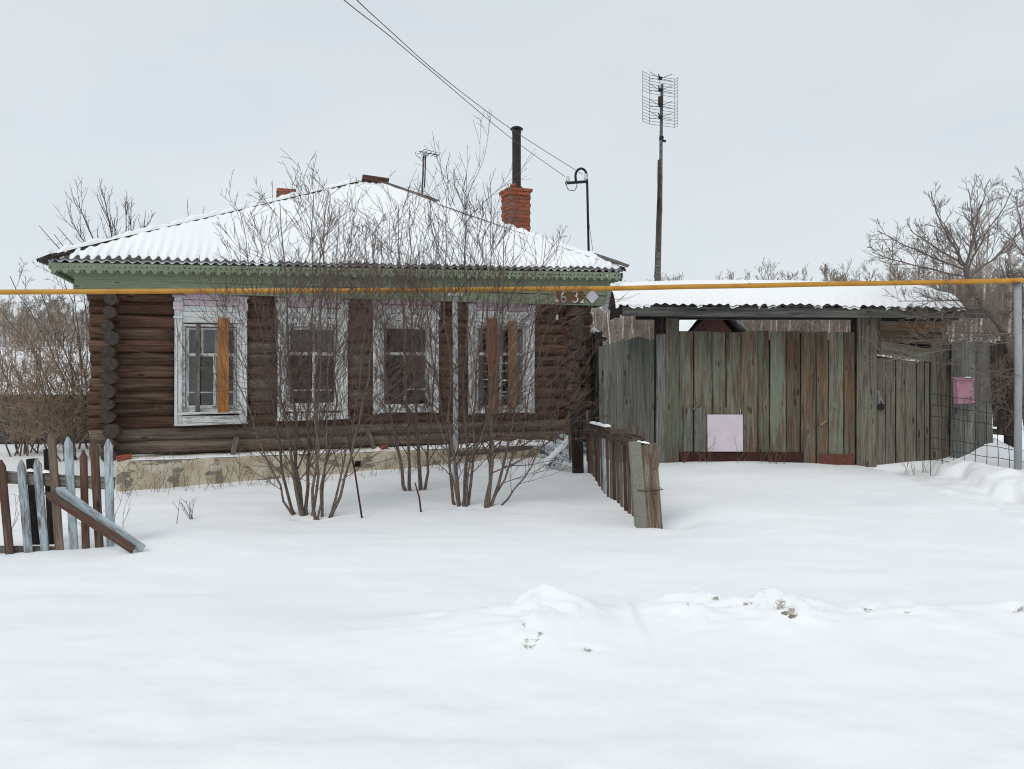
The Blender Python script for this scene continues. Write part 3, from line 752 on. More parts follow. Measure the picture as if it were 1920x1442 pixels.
while a < uER - 0.05:
    b = min(a + sw, uER); n = max(4, int((b - a) / WL * 8)); cols = []
    off = random.uniform(-0.035, 0.03); zo = random.uniform(0.0, 0.012)
    for i in range(n + 1):
        u = a + (b - a) * i / n; vm = max(vmax_front(u), VE + 0.03); c = []
        wv = AMP * math.cos(2 * math.pi * u / WL)
        for k in range(4):
            v = (VE - 0.02 + off) + (vm - VE + 0.02 - off) * k / 3
            c.append(H(u, v, roof_front(u, v) + wv + zo + 0.03))
        cols.append(c)
    sheet_mesh('roof_sheet', cols, house, M_slate); a = b
for left in (True, False):
    ue = uEL if left else uER; ua_ = uA1 if left else uA2
    a = VE
    while a < vB - 0.05:
        b = min(a + sw, vB); n = max(4, int((b - a) / WL * 8)); cols = []
        for i in range(n + 1):
            v = a + (b - a) * i / n
            s = (v - VE) / (vA - VE) if v < vA else (vB - v) / (vB - vA)
            wv = AMP * math.cos(2 * math.pi * v / WL); c = []
            for k in range(4):
                u = ue + (ua_ - ue) * max(s, 0.01) * k / 3
                c.append(H(u, v, roof_side(u, left) + wv + 0.03))
            cols.append(c)
        sheet_mesh('roof_sheet', cols, house, M_slate); a = b
a = uEL
while a < uER - 0.05:
    b = min(a + sw, uER); n = max(4, int((b - a) / WL * 6)); cols = []
    for i in range(n + 1):
        u = a + (b - a) * i / n
        s = (u - uEL) / (uA1 - uEL) if u < uA1 else ((uER - u) / (uER - uA2) if u > uA2 else 1)
        c = []
        for k in range(3):
            t = max(s, 0.01) * k / 2
            v = vB + (vA - vB) * t
            c.append(H(u, v, ze(u) * (1 - t) + ZA * t + AMP * math.cos(2 * math.pi * u / WL) + 0.03))
        cols.append(c)
    sheet_mesh('roof_sheet', cols, house, M_slate); a = b

# --- snow lying on the roof
def bare(u, v):                          # places the wind and melt have left thin
    d = v - VE
    f = 0.0
    f = max(f, 1.2 * max(0, nz3(u * 3.1 + 4, v * 3.1, 2) - 0.55))
    return f
cols = []
nu = int((uER - uEL) / WL * 7)
dist = [0, 0.015, 0.03, 0.05, 0.08, 0.12, 0.17, 0.24, 0.33, 0.45, 0.6, 0.8, 1.05, 1.35, 1.7, 2.1, 2.5, 2.9, 3.3, 3.7, 4.1]
for i in range(nu + 1):
    u = uEL + 0.03 + (uER - uEL - 0.06) * i / nu
    wv = AMP * math.cos(2 * math.pi * u / WL); vm = max(vmax_front(u) - 0.02, VE + .02)
    edge = 0.03 + 0.05 * nz3(u * 1.1, 5) + 0.07 * max(0, nz3(u * 6.7, 1)) + (0.10 * max(0, math.sin(2 * math.pi * u / WL + 0.8)) * max(0, 1 - (u + .85) / 4.5))
    c = []
    for dd in dist:
        v = min(VE + dd, vm)
        q = v - VE
        t = (0.075 + 0.03 * nz3(u * 0.8, v * 0.8)) * (float(sstep(edge - 0.02, edge + 0.10, q)))
        flat = 0.35 + 0.63 * float(sstep(0.15, 0.85, q))
        t += -wv * flat * float(sstep(edge, edge + 0.4, q)) + 0.012 * nz3(u * 5, v * 3) * float(sstep(edge, edge + 0.3, q))
        if q < edge: t = -0.035
        t -= 0.10 * bare(u, v) * (1 if q > 0.2 else 0)
        top = float(sstep(0.0, 0.12, vm - v)) if vm - VE > 0.3 and u < uA2 else 1
        c.append(H(u, v, roof_front(u, v) + wv + 0.034 + t * (0.35 + 0.65 * top)))
    cols.append(c)
o = sheet_mesh('roof_snow', cols, None, M_snow); tag(o, 'white snow blanket on the front slope of the house roof', 'snow', kind='stuff')
for left in (True, False):
    ue = uEL if left else uER; ua_ = uA1 if left else uA2; cols = []
    nv = 130
    for i in range(nv + 1):
        v = VE + 0.05 + (vB - VE - 0.1) * i / nv
        s = (v - VE) / (vA - VE) if v < vA else (vB - v) / (vB - vA)
        wv = AMP * math.cos(2 * math.pi * v / WL); c = []
        for k in range(15):
            f = k / 14; u = ue + (ua_ - ue) * max(s, 0.01) * f
            q = abs(u - ue)
            t = (0.085 + 0.04 * nz3(u, v * 1.3, 4)) * float(sstep(0.03, 0.18, q)) - (0.035 if q < 0.03 else 0) - wv * 0.5 * float(sstep(0.2, 1.2, q))
            c.append(H(u, v, roof_side(u, left) + wv + 0.034 + t))
        cols.append(c)
    o = sheet_mesh('roof_snow', cols, None, M_snow)
    tag(o, 'snow on the hip end of the house roof ' + ('beside the broken brick stub' if left else 'behind the tall brick chimney'), 'snow', kind='stuff')
cols = []
for i in range(81):
    u = uEL + 0.1 + (uER - uEL - 0.2) * i / 80
    s = (u - uEL) / (uA1 - uEL) if u < uA1 else ((uER - u) / (uER - uA2) if u > uA2 else 1)
    cols.append([H(u, vB + (vA - vB) * s * k / 8, ze(u) * (1 - s * k / 8) + ZA * s * k / 8 + 0.10 * float(sstep(0, .1, k / 8))) for k in range(9)])
o = sheet_mesh('roof_snow', cols, None, M_snow); tag(o, 'snow on the back slope of the house roof', 'snow', kind='stuff')

# --- hip and ridge boards lying bare of snow
def hip_pt(f, left, lift=0.0):
    ue, ua_ = (uEL, uA1) if left else (uER, uA2)
    return H(ue + (ua_ - ue) * f, VE + (vA - VE) * f, (ze(ue)) * (1 - f) + ZA * f + lift)
def hip_board(f0, f1, left, side, lift, wd, mat):
    p0, p1 = hip_pt(f0, left, lift), hip_pt(f1, left, lift)
    d = (p1 - p0).normalized()
    wdir = (-VV * 0.8 + Vector((0, 0, -0.5))) if side else Vector((-0.8 if left else 0.8, 0.3, -0.45))
    sd = wdir - d * wdir.dot(d)
    board('hip_board', p0 + sd.normalized() * wd * 0.4, p1 + sd.normalized() * wd * 0.4, sd, wd, 0.03, mat, house, jit=0.008, seg=6)
hip_board(0.0, 0.17, True, True, 0.075, 0.13, M_brownwood)
hip_board(0.16, 0.33, True, True, 0.085, 0.075, M_brownwood)
hip_board(0.36, 0.55, True, True, 0.085, 0.03, M_brownwood)
hip_board(0.70, 0.97, True, True, 0.105, 0.03, M_blackwood)
hip_board(0.72, 1.0, False, True, 0.115, 0.11, M_greywood)
hip_board(-0.015, 0.11, False, True, 0.14, 0.12, M_greywood)
hip_board(0.0, 0.05, False, False, 0.06, 0.16, M_brownwood)
HIPS = True
ridge = board('ridge_cap', H(uA1 - 0.02, vA - 0.06, ZA + 0.13), H(uA2 + 0.18, vA - 0.06, ZA + 0.10), Vector((0, -0.7, 0.6)), 0.17, 0.03, M_logred, house, jit=0.006)
# torn lip of a sheet at the left eave corner
cols = []
for i in range(73):
    t = i / 72; cols.append([H(uEL - 0.15 + 0.05 * k, VE - 0.04 + t * 0.9, ze(uEL) - 0.01 + 0.025 * k + AMP * math.cos(2 * math.pi * t * 6) + 0.03 * t) for k in range(5)])
sheet_mesh('roof_sheet', cols, house, M_slate)

snow_later = []
# --- chimneys
BL, BH_, BW = 0.25, 0.072, 0.12
bk_verts = None
def brick_mesh(l, name):
    bm = bmesh.new(); bmesh.ops.create_cube(bm, size=1)
    for v in bm.verts: v.co = Vector((v.co.x * l, v.co.y * BW, v.co.z * BH_))
    bmesh.ops.bevel(bm, geom=bm.edges[:], offset=0.006, segments=1, affect='EDGES')
    me = bpy.data.meshes.new(name); bm.to_mesh(me); bm.free(); me.materials.append(M_brick); return me
me_full, me_half = brick_mesh(BL, 'brick'), brick_mesh(BW, 'brick')
def put(me, name, parent, M):
    return link(bpy.data.objects.new(name, me), parent, M)
def chimney(u, v, zb, courses, W_, label, cap=True, broken=False):
    c = H(u, v, zb)
    core = box('chimney', c + Vector((0, 0, (courses * 0.085) / 2)), U, VV, W_ - 0.03, W_ - 0.03, courses * 0.085 + (0 if broken else 0.0), M_mortar, house)
    core['label'] = label
    for k in range(courses):
        Wc = W_ + (0.07 if cap and k >= courses - 2 else 0)
        z = zb + 0.085 * (k + 0.5)
        for side in range(4):
            dirn, nrm = [(U, -VV), (VV, U), (-U, VV), (-VV, -U)][side]
            pos = -Wc / 2
            if (k + side) % 2: pos += BW + 0.01
            first = True
            while pos < Wc / 2 - 0.05:
                l = BL if Wc / 2 - pos > BL else (BW if Wc / 2 - pos > 0.10 else 0)
                if l == 0: break
                if broken and k == courses - 1 and side in (1, 2) : pos += l + 0.012; continue
                cc = c + dirn * (pos + l / 2) + nrm * (Wc / 2 - BW / 2 + random.uniform(-.006, .006)) + Vector((0, 0, z - zb))
                ang = Matrix.Rotation(random.uniform(-0.03, 0.03), 4, 'Z')
                put(me_full if l == BL else me_half, 'brick', core, frame(cc, dirn, nrm) @ ang)
                pos += l + 0.012
    return core, c
uC = fu(967, 2.1); dC = OY + uC * UY + 2.1 * VY
ztopC = (HY - 357) / F * dC
ch1, cc1 = chimney(uC, 2.1, ztopC - 14 * 0.085, 14, 0.54, 'tall red brick chimney with a dark stove pipe')
# broken crown of mortar and brick bits
for q in range(5):
    cpos = H(uC + random.uniform(-.2, .2), 2.1 + random.uniform(-.2, .1), ztopC + 0.03)
    put(me_half, 'brick', ch1, frame(cpos, Vector((random.uniform(-1, 1), random.uniform(-1, 1), random.uniform(-.3, .3))), ZZ))
zpt = (HY - 247) / F * dC
lathe('stove_pipe', [(0.10, 0), (0.10, 0.02), (0.10, zpt - ztopC - .02), (0.107, zpt - ztopC - .015), (0.107, zpt - ztopC + .02), (0.09, zpt - ztopC + .02), (0.088, zpt - ztopC - .25)], M_iron, Matrix.Translation(H(uC + .02, 2.1, ztopC - .01)), ch1, 18)
for q in range(3):
    a_ = q * 2.1 + .4
    p = H(uC + .02, 2.1, zpt) + Vector((0.085 * math.cos(a_), 0.085 * math.sin(a_), -0.05))
    tube('cap_strut', [p, p + Vector((0, 0, 0.13))], 0.008, M_black, ch1, 6)
lathe('pipe_cap', [(0.15, 0.0), (0.152, 0.012), (0.11, 0.05), (0.05, 0.075), (0.01, 0.085)], M_black, Matrix.Translation(H(uC + .02, 2.1, zpt + 0.05)), ch1, 20)
uS = fu(537, 4.9); dS = OY + uS * UY + 4.9 * VY
ztopS = (HY - 357) / F * dS
chimney(uS, 4.9, ztopS - 15 * 0.085, 15, 0.46, 'broken stub of a red brick chimney on the left hip', cap=False, broken=True)

# --- foundation ledge of peeling plaster, snow lying on it
def ledge():
    v0, v1 = -0.55, -0.10
    ua, ub = fu(218, v0), fu(1012, v0)
    vu = fu(671, v0); vh = 0.055
    us = list(np.linspace(ua, vu - vh, 40)) + list(np.linspace(vu + vh, ub, 34))
    ztop = lambda u: -1.475 + 0.03 * (u - ua) / (ub - ua) + 0.018 * nz3(u * 1.4, 3)
    zv = fz(vu, v0, 870)
    zs_rel = [None]
    V, Fc = [], []
    rows = 7
    for i, u in enumerate(us):
        zt = ztop(u)
        zz = [zt, zt - 0.03, zv + vh, zv - vh, -1.85, -2.1, -2.4]
        for k, z in enumerate(zz):
            dv = 0.02 * nz3(u * 2.3, z * 3, 7) + (0.045 if k == 0 else 0) + (0.02 if i in (0,) else 0)
            V.append(H(u, v0 + dv, z))
        V.append(H(u, v1 + 0.05, zt + 0.02))
    m = rows + 1
    for i in range(len(us) - 1):
        for k in range(rows - 1):
            if i == 39 and k == 2: continue
            a = i * m + k; b = a + m
            Fc.append((a, a + 1, b + 1, b))
        a = i * m; b = a + m
        Fc.append((a, b, b + m - 1, a + m - 1))
    # ends
    for i in (0, len(us) - 1):
        a = i * m; base = len(V)
        u = us[i]
        V.append(H(u, v1 + .05, -2.4))
        Fc.append(tuple([a + k for k in range(rows)] + [base, a + m - 1]))
    # vent recess
    a = 39 * m; b = 40 * m; o = len(V)
    for u in (us[39], us[40]):
        for z in (zv + vh, zv - vh): V.append(H(u, v0 + 0.28, z))
    Fc += [(a + 2, o, o + 1, a + 3), (b + 2, b + 3, o + 3, o + 2), (a + 2, b + 2, o + 2, o), (a + 3, o + 1, o + 3, b + 3), (o, o + 2, o + 3, o + 1)]
    c = H((ua + ub) / 2, v0, -1.72)
    Mx = frame(c, U, VV)
    Mi = Mx.inverted()
    o = mesh('foundation_ledge', [Mi @ v for v in V], Fc, M_plaster, house, Mx)
    o['label'] = 'cream foundation ledge with peeling plaster'
    return ua, ub, ztop, v0, v1
ua, ub, ztop, v0, v1 = ledge()

def snow_strip(name, pts, wdir, wd, hh, label, sides=9, n=None, parent=None, seed=0, hfun=None):
    """a rounded ridge of snow lying along a polyline"""
    pts = [Vector(p) for p in pts]; segs = [(pts[i + 1] - pts[i]).length for i in range(len(pts) - 1)]
    Lt = sum(segs); n = n or max(6, int(Lt / 0.12)); V, Fc = [], []
    wdir = Vector(wdir).normalized()
    for i in range(n + 1):
        s = Lt * i / n; k = 0
        while k < len(segs) - 1 and s > segs[k]: s -= segs[k]; k += 1
        p = pts[k].lerp(pts[k + 1], min(1, s / segs[k]))
        e = min(1, i / n * Lt / (wd * 0.6), (n - i) / n * Lt / (wd * 0.6)); e = math.sqrt(max(0.0, 1 - (1 - e) ** 2))
        f = (0.75 + 0.5 * nz3(i * 0.35 + seed, seed * 3.1)) * e
        if hfun: f *= hfun(i / n)
        for q in range(sides):
            a = math.pi * q / (sides - 1)
            V.append(p + wdir * (-math.cos(a) * wd / 2 * (0.9 + 0.25 * nz3(i * .3, q * .2 + seed)) * (0.6 + 0.4 * e)) + Vector((0, 0, math.sin(a) ** 0.8 * hh * f - 0.004)))
    for i in range(n):
        for q in range(sides - 1):
            a = i * sides + q; Fc.append((a, a + sides, a + sides + 1, a + 1))
    c0 = pts[0]
    o = mesh(name, [v - c0 for v in V], Fc, M_snow, parent, Matrix.Translation(c0), smooth=True)
    return tag(o, label, 'snow', kind='stuff')
snow_strip('ledge_snow', [H(u, -0.31, ztop(u) + 0.0) for u in np.linspace(ua + .05, ub + .3, 30)], VV, 0.50, 0.06, 'strip of snow lying on the plaster foundation ledge', n=110, seed=2,
           hfun=lambda t: 0.45 + (0.5 if t > 0.55 else 0) + 1.6 * max(0, t - 0.72) / 0.28)
snow_strip('hip_snow', [hip_pt(f, True, 0.075) + Vector((-.05, .05, 0)) for f in np.linspace(0.02, 0.985, 24)], (0.5, -0.85, 0.0), 0.34, 0.12, 'ridge of snow along the left hip of the house roof', n=120, seed=5)
snow_strip('hip_snow', [hip_pt(f, False, 0.045) + Vector((.02, .0, 0)) for f in np.linspace(0.06, 0.74, 16)], (0.5, 0.85, 0.0), 0.34, 0.12, 'ridge of snow along the right hip of the house roof', n=90, seed=6)
# half-decayed lower beam of the ledge on the right
log(H(fu(840, -0.6), -0.57, -1.56), H(fu(1000, -0.6), -0.50, -1.50), 0.055, M_greywood, house, 'ledge_pole', 8)

# loose things by the wall
def thing_board(name, a, b, wd, th, mat, label, cat, wdir=U, **k):
    o = board(name, a, b, wdir, wd, th, mat, None, **k); return tag(o, label, cat)
v_ = -0.42
thing_board('plank', H(fu(437, -.35), -0.40, ztop(2) + .01), H(fu(445, -.2), -0.16, -1.18), 0.085, 0.03, M_greywood, 'short grey plank propped on the wall below the window with the orange plank', 'plank', seg=3)
thing_board('plank', H(fu(701, -.30), -0.36, ztop(4.3) + 0.02), H(fu(689, -.16), -0.16, -1.13), 0.08, 0.03, M_greywood, 'short leaning grey plank propped on the wall between the middle windows', 'plank', seg=3)
def stone(name, c, s, mat, label, cat, group=None, sub=2, seed=0):
    bm = bmesh.new(); bmesh.ops.create_icosphere(bm, subdivisions=sub, radius=1)
    for v in bm.verts:
        f = 1 + 0.35 * mnoise.noise(v.co * 1.6 + Vector((seed, 0, 0))) + 0.12 * mnoise.noise(v.co * 5 + Vector((seed, 3, 0)))
        v.co = Vector((v.co.x * s[0], v.co.y * s[1], v.co.z * s[2])) * f
    me = bpy.data.meshes.new(name); bm.to_mesh(me); bm.free(); me.materials.append(mat)
    me.polygons.foreach_set('use_smooth', [True] * len(me.polygons))
    return tag(link(bpy.data.objects.new(name, me), None, Matrix.Translation(c)), label, cat, group)
def loose_brick(c, d, label, l=0.22):
    o = board('brick', Vector(c) - Vector(d).normalized() * l / 2, Vector(c) + Vector(d).normalized() * l / 2, ZZ, 0.075, 0.11, M_brick, None, jit=0.004, seg=2, slant=0.2, ch=0.012)
    return tag(o, label, 'brick')
loose_brick(H(fu(232, -.5), -0.46, ztop(0.2) + 0.045), U + Vector((0, .3, .12)), 'red brick lying on the ledge end by the log corner')
loose_brick(H(fu(720, -.5), -0.44, ztop(4.6) + 0.05), U + Vector((0, .9, .1)), 'dark red half brick on the snowy ledge near the vent hole', 0.13)

# --- house number plate, diamond plate, porcelain bell
plate_v = -0.345
un, zn = fu(1068, plate_v), fz(fu(1068, plate_v), plate_v, 555)
pw, ph = fu(1095, plate_v) - fu(1042, plate_v), 0.27
sign = box('house_number_sign', H(un, plate_v, zn), U, ZZ, pw, ph, 0.012, M_signwhite); tag(sign, 'brown house number plate reading 63 on the green eave board', 'sign')
oc = []
cut = 0.09
hw, hh_ = pw / 2 - 0.003, ph / 2 - 0.003
for (x, z) in ((-hw + cut * .4, hh_), (hw - cut * .4, hh_), (hw, hh_ - cut * .4), (hw, -hh_ + cut), (hw - cut, -hh_), (-hw + cut, -hh_), (-hw, -hh_ + cut), (-hw, hh_ - cut * .4)):
    oc.append(H(un + x, plate_v - 0.010, zn + z))
ocb = [v + VV * 0.003 for v in oc]
c0 = H(un, plate_v - 0.01, zn)
mesh('brown_field', [v - c0 for v in oc + ocb], [tuple(range(8))] + [(i, i + 8, (i + 1) % 8 + 8, (i + 1) % 8) for i in range(8)], M_signbrown, sign, Matrix.Translation(c0))
def arc(cx, cz, rx, rz, a0, a1, n=14):
    return [(cx + rx * math.cos(R(a0 + (a1 - a0) * i / n)), cz + rz * math.sin(R(a0 + (a1 - a0) * i / n))) for i in range(n + 1)]
six = [(-0.075, 0.075), (-0.115, 0.055), (-0.145, 0.01), (-0.152, -0.04)] + arc(-0.108, -0.042, 0.044, 0.036, 180, 540)
three = arc(0.085, 0.046, 0.042, 0.034, 150, -80) + arc(0.088, -0.035, 0.050, 0.042, 80, -150)
for nm, st in (('digit_six', six), ('digit_three', three)):
    pts = [H(un + x * 1.25, plate_v - 0.014, zn + z * 1.42 - 0.012) for x, z in st]
    tube(nm, pts, [0.0135 + 0.003 * math.sin(i * 1.3) for i in range(len(pts))], M_signwhite, sign, 6)
ud, zd = fu(1110, plate_v), fz(fu(1110, plate_v), plate_v, 556)
dm = box('diamond_plate', H(ud, plate_v, zd), U + ZZ * 1.0, ZZ - U * 1.0, 0.21, 0.21, 0.010, M_pinksheet); tag(dm, 'small pale diamond plate beside the brown number sign', 'plate')
iu = fu(1045, -0.2); bell = lathe('porcelain_insulator', [(0.028, 0), (0.03, 0.03), (0.018, 0.05), (0.026, 0.07), (0.026, 0.10), (0.012, 0.115)], M_porcelain, Matrix.Translation(H(iu, -0.19, fz(iu, -.2, 600))), None, 12)
tag(bell, 'small white porcelain insulator on the logs below the number sign', 'insulator')
tube('insulator_pin', [H(iu, -0.19, fz(iu, -.2, 598)), H(iu, -0.10, fz(iu, -.2, 598))], 0.008, M_black, bell, 6)

# --- roof antenna
ra_v = 3.3; ur = fu(790, ra_v); dr = OY + ur * UY + ra_v * VY
zt_ = (HY - 288) / F * dr; zb_ = roof_z(ur, ra_v)
ant = root('roof_antenna', H(ur, ra_v, zb_), 'small television antenna on a thin mast at the roof top', 'antenna')
tube('mast', [H(ur, ra_v, zb_ - 0.1), H(ur + 0.06, ra_v, zt_)], 0.022, M_greywood, ant, 8)
tube('mast_pipe', [H(ur + 0.07, ra_v - .03, zb_ + 0.45), H(ur + 0.10, ra_v - .03, zt_ + 0.05)], 0.016, M_iron, ant, 8)
b0 = H(ur - 0.06, ra_v - 0.05, zt_ + 0.03); b1 = H(ur + 0.48, ra_v + 0.25, zt_ + 0.07)
tube('boom', [b0, b1], 0.012, M_black, ant, 6)
for q in range(5):
    c = b0.lerp(b1, 0.12 + q * 0.21); e = (VV * 0.8 - U * 0.55).normalized() * (0.16 - q * 0.012)
    tube('element', [c - e + ZZ * .03, c - e * .5 + ZZ * .045, c, c + e * .5 - ZZ * .03, c + e - ZZ * .02], 0.007, M_black, ant, 6)
lathe('amplifier', [(0.045, 0), (0.05, 0.04), (0.045, 0.09), (0.02, 0.1)], M_greypost, Matrix.Translation(H(ur + 0.07, ra_v - 0.04, zt_ - 0.06)), ant, 10)
loop = [H(ur + 0.0 + 0.15 * math.cos(t), ra_v - 0.05, zt_ - 0.02 + 0.10 * math.sin(t)) for t in np.linspace(2.6, 6.6, 14)]
tube('cable', loop, 0.006, M_black, ant, 5)

# --- service mast with crossarm, insulators and the two overhead wires
sm_v = 0.5; us_ = fu(1103, sm_v); ds = OY + us_ * UY + sm_v * VY
Zs = lambda py: CZ + (HY - py) / F * ds
def S(px, py, dv=0.0):
    p = W(px, py, ds); return p + VV * dv
svc = root('service_mast', S(1103, 478), 'black bent service mast with two insulators on the right hip of the roof', 'mast')
pts = [S(1104, 485), S(1101, 345)] + [S(1089.5 + 10.5 * math.cos(t), 330 - 14 * math.sin(t)) for t in np.linspace(0, math.pi, 11)] + [S(1080, 342)]
tube('mast_pipe', pts, 0.026, M_black, svc, 10)
board('crossarm', S(1061, 344, -0.03), S(1101, 341, -0.03), ZZ, 0.055, 0.05, M_black, svc, jit=0.0)
ins = []
for px, py in ((1063.5, 342), (1097, 338)):
    lathe('insulator', [(0.03, 0), (0.042, 0.02), (0.042, 0.07), (0.028, 0.085), (0.034, 0.10), (0.03, 0.125), (0.012, 0.13)], M_porcelain, Matrix.Translation(S(px, py, -0.04)), svc, 12)
lp = [S(1063, 332, -.05), S(1058, 345, -.06), S(1064, 357, -.05), S(1075, 359, -.05), S(1081, 350, -.03), S(1081, 342, 0)]
tube('drop_cable', lp, 0.009, M_black, svc, 6)
tube('guy_wire', [S(1102, 352), S(1106, 400, .1), S(1119, 468, .2)], 0.005, M_cable, svc, 4)
for (way, lab) in (([(1059, 331), (962, 262), (887, 200), (806, 131), (725, 63), (645, 0)], 'thin overhead wire running to the outer insulator of the service mast'),
                   ([(1092, 327), (978, 255), (902, 201), (812, 130), (735, 61), (669, 0)], 'thin overhead wire running to the inner insulator of the service mast')):
    P = []
    for k, (x, y) in enumerate(way):
        P.append(W(x, y, ds + (8.2 - ds) * k / 5))
    d_ = P[-1] - P[-2]
    for k in range(1, 5): P.append(P[-1] + d_ + ZZ * 0.06 * k)
    pts = []
    for k in range(len(P) - 1):
        p0, p1, p2, p3 = P[max(k - 1, 0)], P[k], P[k + 1], P[min(k + 2, len(P) - 1)]
        for q in range(8):
            t = q / 8
            pts.append(0.5 * ((2 * p1) + (p2 - p0) * t + (2 * p0 - 5 * p1 + 4 * p2 - p3) * t * t + (3 * p1 - p0 - 3 * p2 + p3) * t ** 3))
    pts.append(P[-1])
    o = tube('overhead_wire', pts, 0.0062, M_cable, None, 5); tag(o, lab, 'wire')

# ------------------------------------------------------------------ gas pipe on posts
pp = [W(-260, 549, 11.3), W(0, 547.5, 11.7), W(400, 546, 12.15), W(855, 543.6, 12.5), W(1150, 540.6, 12.5), W(1300, 537.6, 12.42), W(1480, 534.2, 12.3), W(1700, 530.2, 12.15), W(1920, 526.5, 11.95), W(2300, 522, 11.5)]
gas = root('gas_pipe', (0, 12.5, 0), 'long yellow overhead gas pipe running past the house and gate', 'pipe')
dense = []
for i in range(len(pp) - 1):
    for k in range(6): dense.append(pp[i].lerp(pp[i + 1], k / 6) + Vector((0, 0, 0.002 * math.sin((i * 6 + k) * 0.7))))
dense.append(pp[-1])
tube('pipe', dense, 0.0395, M_yellow, gas, 14)
for px_, py_, d_ in ((250, 547.2, 11.98), (690, 544.6, 12.38), (1065, 541.6, 12.5), (1405, 535.3, 12.35), (1640, 531, 12.19)):
    c_ = W(px_, py_, d_); tube('weld_joint', [c_ - Vector((.012, 0, 0)), c_ + Vector((.012, 0, 0))], 0.0425, M_yellow, gas, 14)
def post_at(px, top_py, d, r, mat, parent, name='post', lab=None):
    t = W(px, top_py, d); g = gz(t.x, t.y)
    o = tube(name, [Vector((t.x, t.y, g - 0.4)), Vector((t.x + 0.012, t.y, (g + t.z) / 2)), t], r, mat, parent, 14)
    if lab: o['label'] = lab
    return t
post_at(853, 556, 12.53, 0.043, M_whitepost, gas, lab='white post under the yellow pipe')
box('saddle', W(853, 553, 12.53), (1, 0, 0), (0, 1, 0), 0.24, 0.12, 0.05, M_whitepost, gas)
post_at(1908, 529, 11.96, 0.054, M_greypost, gas, lab='grey post at the right end of the pipe')
box('strap', W(1908, 528, 11.9), (1, 0, 0), (0, 1, 0), 0.12, 0.11, 0.02, M_yellow, gas)
post_at(-230, 549, 11.35, 0.055, M_greypost, gas)
o = snow_strip('pipe_snow', [W(853 - 14, 550.5, 12.52), W(853 + 14, 550.5, 12.52)], (0, 1, 0), 0.09, 0.02, 'dab of snow on the saddle of the white pipe post', n=8)

# ------------------------------------------------------------------ the roofed gate
GD = 13.5
def G(px, py, dv=0.0): return W(px, py, GD + dv) if dv == 0 else W(px, py, GD) * 1.0 + Vector((0, dv, 0))
gate = root('roofed_gate', W(1430, 880, GD), 'weathered green and brown plank gate under a snow covered roof', 'gate')
sc = GD / F
def gboard(xa, xb, ya, yb, mat, parent, dv=0.0, name='board', th=0.028, slant=None, jit=0.003, taper=1.0, xtop=None, ov=0.008):
    xm = (xa + xb) / 2; xt = xtop if xtop else xm
    return board(name, G(xm, yb, dv), G(xt, ya, dv), Vector((1, 0, 0)), (xb - xa) * sc + ov, th, mat, parent, jit=jit,
                 slant=random.uniform(-.05, .05) if slant is None else slant, taper=taper, seg=6, rag=0.006)
# main leaf
leaf = board('gate_leaf', G(1270, 690, 0.07), G(1604, 690, 0.07), ZZ, 0.13, 0.05, M_brownwood, gate)
board('ledger', G(1270, 830, 0.07), G(1604, 830, 0.07), ZZ, 0.13, 0.05, M_brownwood, leaf)
edges = [1270, 1300, 1335, 1361, 1389, 1421, 1443, 1474, 1501, 1530, 1553, 1582, 1603]
tones = [M_gateA, M_gateA, M_gateA, M_gateA, M_gateB, M_gateA, M_gateA, M_gateB, M_gateB, M_gateB, M_gateA, M_gateB]
for i in range(12):
    g = 0.6 if i not in (5, 9) else 1.6
    gboard(edges[i], edges[i + 1], 622 + random.uniform(-1, 1.5), 890, tones[i], leaf, dv=random.uniform(-.012, .012), ov=-0.016, xtop=(edges[i] + edges[i + 1]) / 2 - (1.1 if i in (5, 9) else 0))
for i in range(1, 12):
    gboard(edges[i] - 3.5, edges[i] + 3.5, 624 + (14 if i in (6, 10) else 0), 890, M_blackwood, leaf, dv=0.030, name='gap_shade_strip', th=0.012)  # added black strips, standing in for the shade in the board gaps
# posts of the gateway
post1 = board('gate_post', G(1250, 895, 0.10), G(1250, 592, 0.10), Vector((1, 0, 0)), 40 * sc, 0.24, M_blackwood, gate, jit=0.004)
gboard(1229, 1246, 628, 890, M_gateD, gate, dv=-0.06, name='post_facing', jit=0.008)
gboard(1233, 1258, 625, 890, M_gateB, gate, dv=-0.035, name='post_facing')
gboard(1247, 1271, 597, 890, M_gateA, gate, dv=-0.055, name='post_facing')
post2 = board('gate_post', G(1621, 900, 0.08), G(1621, 592, 0.08), Vector((1, 0, 0)), 34 * sc, 0.24, M_blackwood, gate, jit=0.004)
gboard(1604, 1640, 594, 895, M_gateC, gate, dv=-0.055, name='post_facing')
gboard(1640.5, 1648, 594, 662, M_gateB, gate, dv=-0.05, name='post_facing')
post3 = board('gate_post', G(1760, 900, 0.12), G(1760, 592, 0.12), Vector((1, 0, 0)), 28 * sc, 0.24, M_blackwood, gate, jit=0.004)
# beams under the roof
board('fascia_beam', W(1166, 583.5, 12.86), W(1852, 587, 12.86), ZZ, 18 * 12.86 / F, 0.05, M_beam, gate, jit=0.003)
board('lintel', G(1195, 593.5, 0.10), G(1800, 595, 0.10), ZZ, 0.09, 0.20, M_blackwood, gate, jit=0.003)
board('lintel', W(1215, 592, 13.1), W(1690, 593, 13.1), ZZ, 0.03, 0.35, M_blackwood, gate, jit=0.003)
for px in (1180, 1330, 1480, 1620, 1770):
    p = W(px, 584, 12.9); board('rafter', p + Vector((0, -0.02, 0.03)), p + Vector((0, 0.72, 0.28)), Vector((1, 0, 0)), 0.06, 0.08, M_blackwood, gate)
    board('rafter', p + Vector((0, 1.44, 0.03)), p + Vector((0, 0.72, 0.28)), Vector((1, 0, 0)), 0.06, 0.08, M_blackwood, gate)
